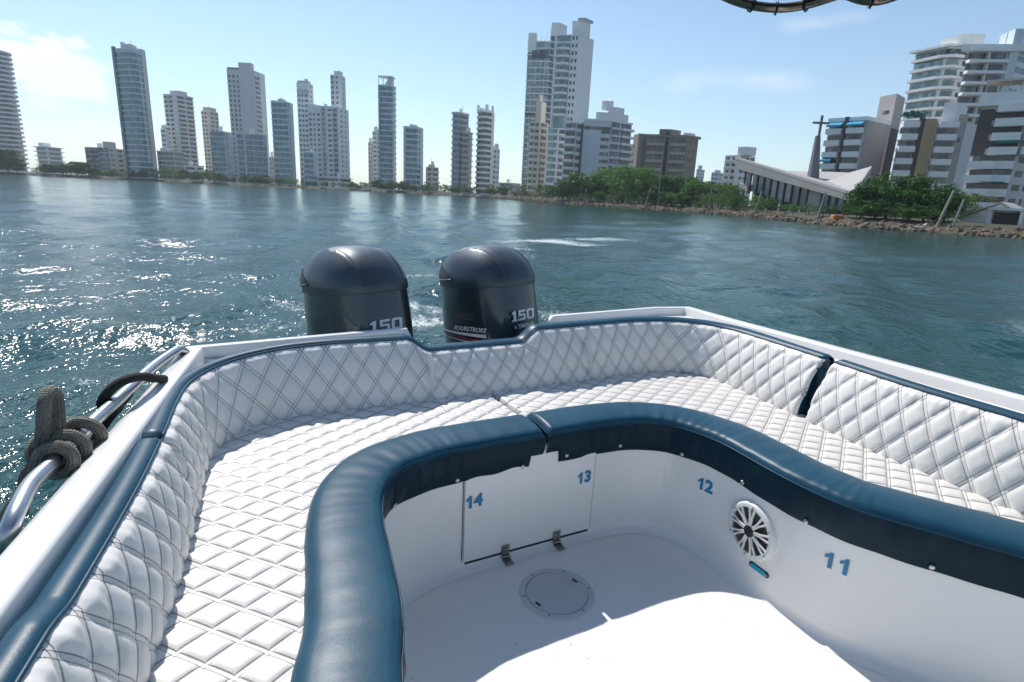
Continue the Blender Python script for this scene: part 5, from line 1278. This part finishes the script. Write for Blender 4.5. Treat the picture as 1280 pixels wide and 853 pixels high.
# ------------------------------------------------------------------ the church with its sweeping wedge roof
ch = thing('church', 'modern church with a long sloping wedge roof over tall pale window bays', 'church', (0, 0, 0), 0)
Lp, Rp = atY(921, 262, 146.0), atY(1066, 272, 112.0); Lp[2] = Rp[2] = 0
cd = (Rp-Lp)/np.linalg.norm(Rp-Lp); cn = np.array([cd[1], -cd[0], 0]); CL = np.linalg.norm(Rp-Lp)
def cz(u, px_y):                         # height at fraction u of the front so that it shows at image row px_y
    p = Lp+cd*CL*u; return top_z(p[0], p[1], px_y)
zt0, zt1 = cz(0, 196.5), cz(1, 241); zb0, zb1 = cz(0, 211), cz(1, 252)
def quad_solid(pts, thick, nm, m_):
    n = np.cross(np.array(pts[1])-pts[0], np.array(pts[2])-pts[0]); n = n/np.linalg.norm(n)*thick; k = len(pts)
    vs = [np.array(p, float) for p in pts]+[np.array(p)-n for p in pts]
    return MB().add(vs, [tuple(range(k)), tuple(range(2*k-1, k-1, -1))]+[(i, k+i, k+(i+1) % k, (i+1) % k) for i in range(k)]).build(nm, m_, ch)
fp = lambda u, w, z: Lp+cd*CL*u+cn*w+np.array([0, 0, z])
quad_solid([fp(-.03,1.4,zb0),fp(1.0,1.4,zb1),fp(1.0,1.4,zt1),fp(-.045,1.4,zt0)], 1.0, 'fascia', W['concrete'])
quad_solid([fp(-.045,1.4,zt0),fp(1.0,1.4,zt1),fp(.96,-12,zt1-1.0),fp(.12,-16,zt0-6.0)], .5, 'roof', W['roofwhite'])
quad_solid([fp(-.03,1.3,zb0+.05),fp(.02,-10,zb0-3.5),fp(.98,-10,zb1-.3),fp(1.0,1.3,zb1+.05)], .3, 'soffit', W['concrete'])
# rear wing that rises to the right
T = lambda px, py, Y: atY(px, py, Y)
quad_solid([T(986,213.7,152),T(1026,229,132),T(1063,216,141),T(1040,215,152)], .4, 'roof_wing', W['roofwhite'])
quad_solid([T(1025,229.5,130),T(1069,239.5,113.5),T(1090,208,128),T(1063,215.5,140)], .4, 'roof_wing', W['roofwhite'])
quad_solid([T(1069,239.5,113.5),T(1067,262,113.5),T(1084,262,127),T(1090,208,128)], .4, 'gable_wall', W['concrete'])
# window bays
zl = lambda u: zb0+(zb1-zb0)*u
low = lambda u: cz(u, 234+(258-234)*min(1, u/.62)) if u < .62 else cz(u, 262)
nb = 9; 
for k in range(nb):
    u0, u1 = .045+.60*k/nb+.012, .045+.60*(k+1)/nb-.006
    quad_solid([fp(u0,.0,low(u0)),fp(u1,.0,low(u1)),fp(u1,.0,zl(u1)-.1),fp(u0,.0,zl(u0)-.1)], .2, 'window_bay', W['church_glass'] if 'church_glass' in W else W['pale'])
for k in range(nb+1):
    u = .045+.60*k/nb; quad_solid([fp(u-.004,.25,low(u)-.6),fp(u+.005,.25,low(u)-.6),fp(u+.005,.25,zl(u)+.1),fp(u-.004,.25,zl(u)+.1)], .3, 'rib', W['darkwall'])
for k in range(4):
    u0, u1 = .76+.055*k+.006, .76+.055*(k+1)-.006
    quad_solid([fp(u0,.0,cz(u0,263)),fp(u1,.0,cz(u1,264)),fp(u1,.0,zl(u1)-.1),fp(u0,.0,zl(u0)-.1)], .2, 'window_bay', W['pale'])
for k in range(5):
    u = .76+.055*k; quad_solid([fp(u-.005,.3,GZ),fp(u+.007,.3,GZ),fp(u+.007,.3,zl(u)),fp(u-.005,.3,zl(u))], .4, 'rib', W['darkwall'])
quad_solid([fp(.05,-2.5,GZ-.4),fp(.97,-2.5,GZ-.4),fp(.97,-2.5,zl(.97)),fp(.05,-2.5,zl(.05)-.3)], .4, 'rear_wall', W['darkwall'])
quad_solid([fp(.655,.1,GZ-.4),fp(.755,.1,GZ-.4),fp(.755,.1,zl(.755)),fp(.655,.1,zl(.655))], .4, 'solid_wall', W['concrete'])
quad_solid([fp(.0,.5,zb0-4.6),fp(.10,.5,zb0-5.4),fp(.10,.5,zb0-4.2),fp(.0,.5,zb0-3.4)], 4, 'balcony', W['concrete'])
for u in (.03, .16, .30, .42, .52, .60):
    p = fp(u, -.2, 0); MB().box(p[0]-.3, p[0]+.3, p[1]-.3, p[1]+.3, GZ-.4, low(min(u, .61))).build('column', W['concrete'], ch)
# spire with cross
sp_ = thing('church_spire', 'tapering dark concrete spire topped by a thin cross, rising behind the church roof', 'spire', (0, 0, 0), 0)
Ys = 138; b0 = T(1011.5,224,Ys); b1 = T(1025,224,Ys); top = T(1022.5,170,Ys); bx = (b0[0]+b1[0])/2; hw_ = (b1[0]-b0[0])/2
b = MB(); zb_ = GZ-.3; ext = hw_*1.25
b.add([(bx-ext,Ys-ext*.8,zb_),(bx+ext,Ys-ext*.8,zb_),(bx+ext,Ys+ext*.8,zb_),(bx-ext,Ys+ext*.8,zb_),(top[0]-.45,Ys-.35,top[2]),(top[0]+.45,Ys-.35,top[2]),(top[0]+.45,Ys+.35,top[2]),(top[0]-.45,Ys+.35,top[2])],
      [(3,2,1,0),(4,5,6,7),(0,1,5,4),(1,2,6,5),(2,3,7,6),(3,0,4,7)]); b.build('shaft', W['spire'] if 'spire' in W else W['slate'], sp_)
ct = T(1029,144.5,Ys); cx0 = top[0]; 
b = MB(); w = .22; b.box(cx0-w+.2, cx0+w+.2, Ys-w, Ys+w, top[2]-.2, ct[2]); zc = T(1027,154,Ys)[2]; b.box(cx0-1.65, cx0+2.05, Ys-.2, Ys+.2, zc-.22, zc+.22); b.build('cross', W['spire'] if 'spire' in W else W['slate'], sp_)

# ------------------------------------------------------------------ roof clutter
rc = random.Random(9)
for t in Bld.all:
    w = np.linalg.norm(np.array(t.poly[1])-np.array(t.poly[0]))
    c = sum(np.array(p) for p in t.poly)/4; z = t.z1
    for _k in range(1 if t.root['group'] == far else 0):
        q = c+np.array([rc.uniform(-.25, .25), rc.uniform(-.15, .15)])*w
        b = MB(); b.tube([(q[0], q[1], z), (q[0], q[1], z+rc.uniform(3.5, 6))], .12, 5); b.build('antenna', W['grey'], t.root)
    q = c+np.array([rc.uniform(-.2, .2), rc.uniform(-.1, .1)])*w; r_ = rc.uniform(1.0, 1.6)
    if t.root['group'] == far: MB().tube([(q[0], q[1], z-.1), (q[0], q[1], z+rc.uniform(2.4, 3.6))], r_, 12).build('roof_tank', W['white'], t.root)
# ------------------------------------------------------------------ trees
def leaf_mat(name, c1, c2):
    mt = bpy.data.materials.new(name); mt.use_nodes = True; nt = mt.node_tree; b = nt.nodes['Principled BSDF']
    b.inputs['Roughness'].default_value = .6; b.inputs['Specular IOR Level'].default_value = .25
    oi = nt.nodes.new('ShaderNodeObjectInfo'); tcn = nt.nodes.new('ShaderNodeTexCoord')
    nz = nt.nodes.new('ShaderNodeTexNoise'); nz.inputs['Scale'].default_value = .55; nz.inputs['Detail'].default_value = 5; nt.links.new(tcn.outputs['Object'], nz.inputs['Vector'])
    v = node_math(nt, 'ADD', node_math(nt, 'MULTIPLY', oi.outputs['Random'], .5), node_math(nt, 'MULTIPLY', nz.outputs['Fac'], .7), True)
    mx = nt.nodes.new('ShaderNodeMixRGB'); mx.inputs['Color1'].default_value = (*c1, 1); mx.inputs['Color2'].default_value = (*c2, 1); nt.links.new(v, mx.inputs['Fac'])
    nt.links.new(mx.outputs[0], b.inputs['Base Color'])
    tr = nt.nodes.new('ShaderNodeBsdfTranslucent'); nt.links.new(mx.outputs[0], tr.inputs['Color']); ms = nt.nodes.new('ShaderNodeMixShader'); ms.inputs[0].default_value = .3
    nt.links.new(b.outputs[0], ms.inputs[1]); nt.links.new(tr.outputs[0], ms.inputs[2]); nt.links.new(ms.outputs[0], nt.nodes['Material Output'].inputs['Surface'])
    return mt
L_ = {'g': leaf_mat('broad leaf green', (0.035, 0.12, 0.018), (0.11, 0.25, 0.035)), 'd': leaf_mat('dark leaf green', (0.018, 0.075, 0.012), (0.065, 0.17, 0.022)),
      'y': leaf_mat('yellow green leaf', (0.07, 0.12, 0.025), (0.17, 0.20, 0.05)), 'p': leaf_mat('palm green', (0.04, 0.085, 0.025), (0.11, 0.16, 0.05))}
bark = mat('grey brown bark', (0.16, 0.13, 0.10), .9, bump=(8, .8, .03))
tr_rng = np.random.default_rng(21)
def crown_mesh(seed, nclump=34, nleaf=75, leaf=.36):
    """unit tree: crown about 1 wide and 0.85 tall above a trunk; scaled when placed, leaf size in units of a 9 m tree"""
    g = np.random.default_rng(seed); b = MB(); centers = []
    for k in range(nclump):
        a = g.uniform(0, 6.283); r = math.sqrt(g.uniform(0, 1))*.42; h = g.uniform(.18, .88)
        lim = math.sqrt(max(0.03, 1-((h-.52)/.42)**2)); centers.append((r*lim*math.cos(a)*1.15, r*lim*math.sin(a)*1.15, h, g.uniform(.09, .17)))
    vs, fs = [], []
    for cx_, cy_, cz_, cr_ in centers:
        d = g.normal(size=(nleaf, 3)); d /= np.linalg.norm(d, axis=1)[:, None]; rad = cr_*g.uniform(.45, 1.12, nleaf)**.6
        p = np.array([cx_, cy_, cz_])+d*rad[:, None]*np.array([1.15, 1.15, .75])
        for q, dd in zip(p, d):
            s_ = leaf/9*g.uniform(.55, 1.25); n = dd+g.normal(0, .5, 3); n /= np.linalg.norm(n); u = np.cross(n, g.normal(size=3)); u /= np.linalg.norm(u); v = np.cross(n, u)
            vs = [q-u*s_*.5, q+v*s_*.38, q+u*s_*.5, q-v*s_*.38]; b.add(vs, [(0, 1, 2, 3)])
    return b, centers
def tree_proto(seed, key, nclump=34, nleaf=75, leaf=.36, name='tree'):
    root = bpy.data.objects.new(name, None); b, cs_ = crown_mesh(seed, nclump, nleaf, leaf)
    cr_ = b.build('crown', L_[key], None); COL.objects.unlink(cr_)
    t = MB(); t.tube([(0,0,-.06),(.01,0,.12),(0,.012,.30),(.01,0,.5)], [.030,.024,.020,.010], 8)
    for c in cs_[:9]: t.tube([(.003,.003,.2), (c[0]*.45, c[1]*.45, .2+(c[2]-.2)*.55), c[:3]], [.012,.008,.003], 5)
    tk = t.build('trunk', bark, None, True); COL.objects.unlink(tk)
    return (name, cr_, tk)
protos = {'g': [tree_proto(1,'g'), tree_proto(2,'g'), tree_proto(3,'g', 28, 80)], 'd': [tree_proto(4,'d', 52, 95, .42), tree_proto(5,'d', 48, 95, .42)], 'y': [tree_proto(6,'y', 26, 70)]}
bushes = [tree_proto(7,'g', 14, 60, .5, 'shrub'), tree_proto(8,'y', 12, 60, .5, 'shrub'), tree_proto(9,'d', 14, 60, .5, 'shrub')]
def palm_proto(seed):
    g = random.Random(seed); b = MB()
    for k in range(17):
        a = 6.283*k/17+g.uniform(-.2,.2); el = g.uniform(-.1, 1.15); Lf = g.uniform(.26,.34); pts = []
        for j in range(7):
            t = j/6; r = Lf*t*math.cos(el*(1-.5*t)); z = .82+Lf*(t*math.sin(el)-.75*t*t)
            pts.append((r*math.cos(a), r*math.sin(a), z))
        sx_, sy_ = -math.sin(a), math.cos(a)
        for j in range(6):
            w0 = .045*math.sin(math.pi*(j+.6)/7); w1 = .045*math.sin(math.pi*(j+1.6)/7.6); p, q = pts[j], pts[j+1]
            for sg in (-1, 1):
                b.add([p, q, (q[0]+sx_*w1*sg, q[1]+sy_*w1*sg, q[2]-.03), (p[0]+sx_*w0*sg, p[1]+sy_*w0*sg, p[2]-.03)], [(0,1,2,3)])
    cr_ = b.build('fronds', L_['p'], None); COL.objects.unlink(cr_)
    t = MB(); t.tube([(0,0,-.05),(.02,.0,.25),(.03,.01,.55),(0,0,.83)], [.020,.015,.013,.012], 8); tk = t.build('trunk', bark, None, True); COL.objects.unlink(tk)
    return ('palm_tree', cr_, tk)
palms = [palm_proto(1), palm_proto(2), palm_proto(3)]
def plant(pr, x, y, h, w, label, cat, group, z=GZ-.2):
    root = bpy.data.objects.new(pr[0], None); root.location = (x, y, z); s_ = w
    root.scale = (s_, s_, h); root.rotation_euler = (0, 0, random.uniform(0, 6.28)); link(root); tag(root, label, cat, group)
    for ch_ in pr[1:]:
        c = ch_.copy(); link(c, root)
def inland(px, off, yb=250):
    """ground point in the image column px, off metres behind the waterline"""
    r = ray(px, yb); a = math.atan2(r[0], r[1]); d = float(shore_r(a))+off
    return d*math.sin(a), d*math.cos(a)
G_ = random.Random(17)
ORD = ['first','second','third','fourth','fifth','sixth','seventh','eighth','ninth','tenth','eleventh','twelfth','thirteenth','fourteenth','fifteenth','sixteenth','seventeenth','eighteenth','nineteenth','twentieth']
ORD += ['twenty-'+o for o in ORD[:9]]+['thirtieth']
def belt(px0, px1, n, off, ytop, keys, label, group, wide=(.9, 1.35), kind='tree', jit=3):
    base_label = label
    for k in range(n):
        label = base_label+', '+ORD[k]+' from the left'
        px = px0+(px1-px0)*(k+.5)/n+G_.uniform(-1, 1)*(px1-px0)/n*.45
        x, y = inland(px, G_.uniform(*off)); yt = ytop(px) if callable(ytop) else ytop
        yt += G_.uniform(-jit, jit)
        zt = top_z(x, y, yt); h = max(1.6, (zt-GZ+.2)/.93)
        if kind == 'palm': plant(G_.choice(palms), x, y, h*1.02, h*G_.uniform(.85, 1.1), label, 'palm tree', group)
        elif kind == 'shrub': plant(G_.choice([bushes[i] for i in keys]), x, y, h*1.1, h*G_.uniform(1.2, 1.8), label, 'shrub', group)
        else: plant(G_.choice(protos[G_.choice(keys)]), x, y, h, h*G_.uniform(*wide), label, 'tree', group)
yb = lambda px: 250+.0
interp = lambda pts: (lambda px: float(np.interp(px, [p[0] for p in pts], [p[1] for p in pts])))
# far left
belt(0, 30, 3, (3, 12), interp([(0,186),(20,190),(30,199)]), 'd', 'dark bushy tree below the tower cut by the frame', 'dark trees at the left edge')
belt(48, 112, 9, (4, 16), interp([(48,208),(80,206),(112,207)]), 'gd', 'small green tree left of the dark and beige block', 'small trees on the far left shore', jit=2)
belt(78, 118, 3, (6, 14), interp([(78,204),(118,203)]), 'd', 'round dark tree above the small far shore trees', 'round dark trees on the far left shore', jit=1)
belt(120, 260, 18, (3, 14), interp([(120,212),(180,214),(215,208),(240,214),(260,213)]), 'dgy', 'green waterfront tree below the teal and grey towers', 'waterfront trees below the teal tower', jit=3)
belt(260, 460, 26, (3, 14), interp([(260,214),(300,221),(350,219),(390,226),(410,226),(440,230),(460,229)]), 'dg', 'green waterfront tree between the pinkish tower and white complex', 'waterfront trees below the white complex', jit=3)
belt(265, 330, 6, (2, 6), interp([(265,216),(330,222)]), 'g', 'palm on the waterfront below the pinkish slab tower', 'palms below the pinkish slab tower', kind='palm', jit=3)
belt(440, 620, 30, (3, 16), interp([(440,229),(480,227),(560,232),(620,236)]), 'dg', 'green waterfront tree below the blue glass centre towers', 'waterfront trees below the centre towers', jit=3)
belt(470, 640, 10, (2, 10), interp([(470,228),(560,231),(640,232)]), 'g', 'palm below the pronged and blue glass towers', 'palms below the centre towers', kind='palm', jit=3)
# centre belt
top_c = interp([(615,236),(640,233),(680,233),(700,229),(722,216),(740,224),(760,210),(790,210),(812,216),(840,222),(870,227),(900,228),(925,236)])
belt(620, 715, 11, (6, 22), top_c, 'gdy', 'leafy tree in front of the two very tall towers', 'trees in front of the tall pair of towers', jit=3)
belt(640, 730, 7, (4, 10), interp([(640,234),(680,232),(715,224),(730,219)]), 'g', 'palm in front of the two very tall towers', 'palms in front of the tall pair of towers', kind='palm', jit=3)
belt(712, 800, 12, (9, 26), top_c, 'dg', 'leafy tree in the belt before the slate white block', 'trees in front of the slate white block', (.9, 1.25), jit=3)
belt(800, 925, 16, (8, 24), top_c, 'dggy', 'leafy tree in the belt before the brown block', 'trees in front of the brown block', (.9, 1.3), jit=3)
belt(720, 930, 18, (3.5, 7), interp([(720,240),(800,240),(930,246)]), 'gyd', 'low tree at the front of the belt below the brown block', 'low trees at the front of the belt', (1.1, 1.6), jit=3)
belt(640, 720, 12, (2.5, 5), interp([(640,242),(720,246)]), (0, 1), 'low shrub on the bank in front of the very tall towers', 'shrubs below the tall towers', kind='shrub', jit=2)
belt(720, 940, 26, (2.5, 5), interp([(720,249),(800,251),(870,254),(940,258)]), (0, 1, 1, 2), 'low shrub on the rocky bank before the dense belt', 'shrubs below the dense belt', kind='shrub', jit=2)
belt(930, 1066, 9, (3, 6), interp([(930,253),(960,249),(990,256),(1008,255),(1040,262),(1066,262)]), (0, 1, 2), 'low shrub on the rocky bank in front of the church', 'shrubs in front of the church', kind='shrub', jit=2)
belt(935, 965, 3, (5, 8), interp([(935,247),(965,246)]), 'g', 'small tree in front of the church window bays', 'small trees before the church', jit=2)
# big dark trees at the right
for px, yt, off, w, lab in ((1080,236,6,1.15,'big dark green tree beside the right end of the church'), (1112,216,9,1.2,'tallest dark green tree in front of the ochre striped block'), (1135,223,8,1.1,'dark green tree just right of the tallest one before the ochre stripe'),
        (1160,228,8,1.1,'dark green tree left of the leaning wooden posts'), (1186,234,9,1.0,'dark green tree directly behind the leaning wooden posts'), (1098,250,4,1.5,'low dark tree under the big ones beside the church'), (1140,254,4,1.5,'low dark tree under the big ones at the middle'), (1172,256,5,1.3,'low dark tree near the foot of the posts')):
    x, y = inland(px, off); zt = top_z(x, y, yt); h = (zt-GZ+.2)/.93; plant(G_.choice(protos['d']), x, y, h, h*w, lab, 'tree', 'dark trees at the right')
for px, yt, off, w, lab in ((1208,240,14,1.2,'yellow green tree behind the small white house, on its left'), (1226,243,16,1.0,'yellow green tree behind the roof ridge of the small white house')):
    x, y = inland(px, off); zt = top_z(x, y, yt); h = (zt-GZ+.2)/.93; plant(protos['y'][0], x, y, h, h*w, lab, 'tree', 'yellow green trees behind the house')
belt(1068, 1192, 12, (2.4, 5), interp([(1068,264),(1150,270),(1192,276)]), (2, 2, 0), 'low shrub on the bank below the big dark trees', 'shrubs at the right', kind='shrub', jit=2)

# ------------------------------------------------------------------ posts and poles on the bank
post_m = mat('weathered grey post', (0.30, 0.28, 0.25), .85)
for (x0, y0, x1, y1, off, r_, lab) in ((1193,238,1178,287,1.5,.17,'thick leaning wooden post, left of the pair before the white house'), (1205.5,249,1198,287,1.8,.14,'shorter leaning wooden post, right of the pair before the white house'),
        (889.5,235,887,267,1.5,.13,'slim grey pole on the bank left of the church'), (952.5,239,945.5,268,1.2,.22,'thick leaning grey post before the church window bays'), (1032,241,1026,274,1.2,.20,'pale post before the right half of the church'),
        (814,235,807,259,1.5,.28,'white leaning pole in front of the brown block'), (733,236,730,252,1.5,.2,'thin pale trunk like pole below the slate white block'), (828,195,823,262,2.5,.14,'tall thin grey utility pole before the brown block')):
    X0, Y0 = inland(x1, off); p0 = np.array([X0, Y0, .5]); q = atY(x0, y0, Y0); 
    tag(MB().tube([p0, q], [r_, r_*.8], 8).build('wooden_post' if 'post' in lab else 'utility_pole', post_m), lab, 'post' if 'post' in lab else 'pole')

# ------------------------------------------------------------------ boats and small things at the bank
def small_boat(px, off, L, rz_, label, cabin=True):
    x, y = inland(px, off); r = thing('moored_boat', label, 'boat', (x, y, 0), rz_, 'small white boats at the bank')
    st = [(-.5,.30,.0),(-.3,.34,0),(0,.35,0),(.25,.28,.05),(.42,.14,.12),(.5,.01,.16)]; rows = []
    for u, w_, z_ in st: rows.append([(u*L, 0, -.3), (u*L, w_*L*.28, -.1), (u*L, w_*L*.5, .55+z_*3), (u*L, w_*L*.42, .6+z_*3), (u*L, 0, .62+z_*3), (u*L, -w_*L*.42, .6+z_*3), (u*L, -w_*L*.5, .55+z_*3), (u*L, -w_*L*.28, -.1), (u*L, 0, -.3)])
    MB().grid(np.array(rows)).build('hull', W['roofwhite'], r, True, angle=40)
    if cabin:
        bevelled(MB().box(-.2*L, .12*L, -.11*L, .11*L, .6, 1.35).build('cabin', W['roofwhite'], r), .08); MB().box(-.19*L, .123*L, -.113*L, .113*L, .95, 1.2).build('cabin_window', W['dark'], r)
        MB().box(-.35*L, .14*L, -.13*L, .13*L, 2.0, 2.08).box(-.3*L, -.29*L, -.1*L, -.09*L, .6, 2.0).box(-.3*L, -.29*L, .09*L, .1*L, .6, 2.0).build('roof_canopy', W['roofwhite'], r)
small_boat(606, -5, 9, R(10), 'white cabin boat moored at the bank under the pronged tower')
small_boat(580, -4, 7, R(170), 'smaller white boat moored left of the cabin boat')
small_boat(1156, .8, 2.6, R(20), 'small white open boat drawn up under the dark trees at the right', cabin=False)
ob = inland(1050, 1.8)
tag(bevelled(MB().box(ob[0]-.7, ob[0]+.7, ob[1]-.5, ob[1]+.5, .7, 1.4).build('storage_box', mat('orange plastic', (.55,.22,.06), .5)), .1), 'small orange box on the rocks at the right end of the church', 'box')

# ------------------------------------------------------------------ haze
HAZE = 0.00022
if HAZE:
    hz = MB().box(-1500, 1200, -1300, 1300, -4, 190).build('haze', mat('haze', (1,1,1))); hz['kind'] = 'stuff'
    hm = hz.data.materials[0]; nt = hm.node_tree
    for n in list(nt.nodes):
        if n.type != 'OUTPUT_MATERIAL': nt.nodes.remove(n)
    pv = nt.nodes.new('ShaderNodeVolumePrincipled'); pv.inputs['Density'].default_value = HAZE; pv.inputs['Color'].default_value = (.80, .88, 1, 1); pv.inputs['Anisotropy'].default_value = .3
    nt.links.new(pv.outputs[0], [n for n in nt.nodes if n.type == 'OUTPUT_MATERIAL'][0].inputs['Volume'])
    SC.cycles.volume_bounces = 0
SC.cycles.use_adaptive_sampling = True; SC.cycles.adaptive_threshold = 0.02
SC.cycles.sample_clamp_indirect = 6; SC.cycles.sample_clamp_direct = 0
SC.cycles.max_bounces = 8; SC.cycles.caustics_reflective = False; SC.cycles.caustics_refractive = False
SC.cycles.use_denoising = True
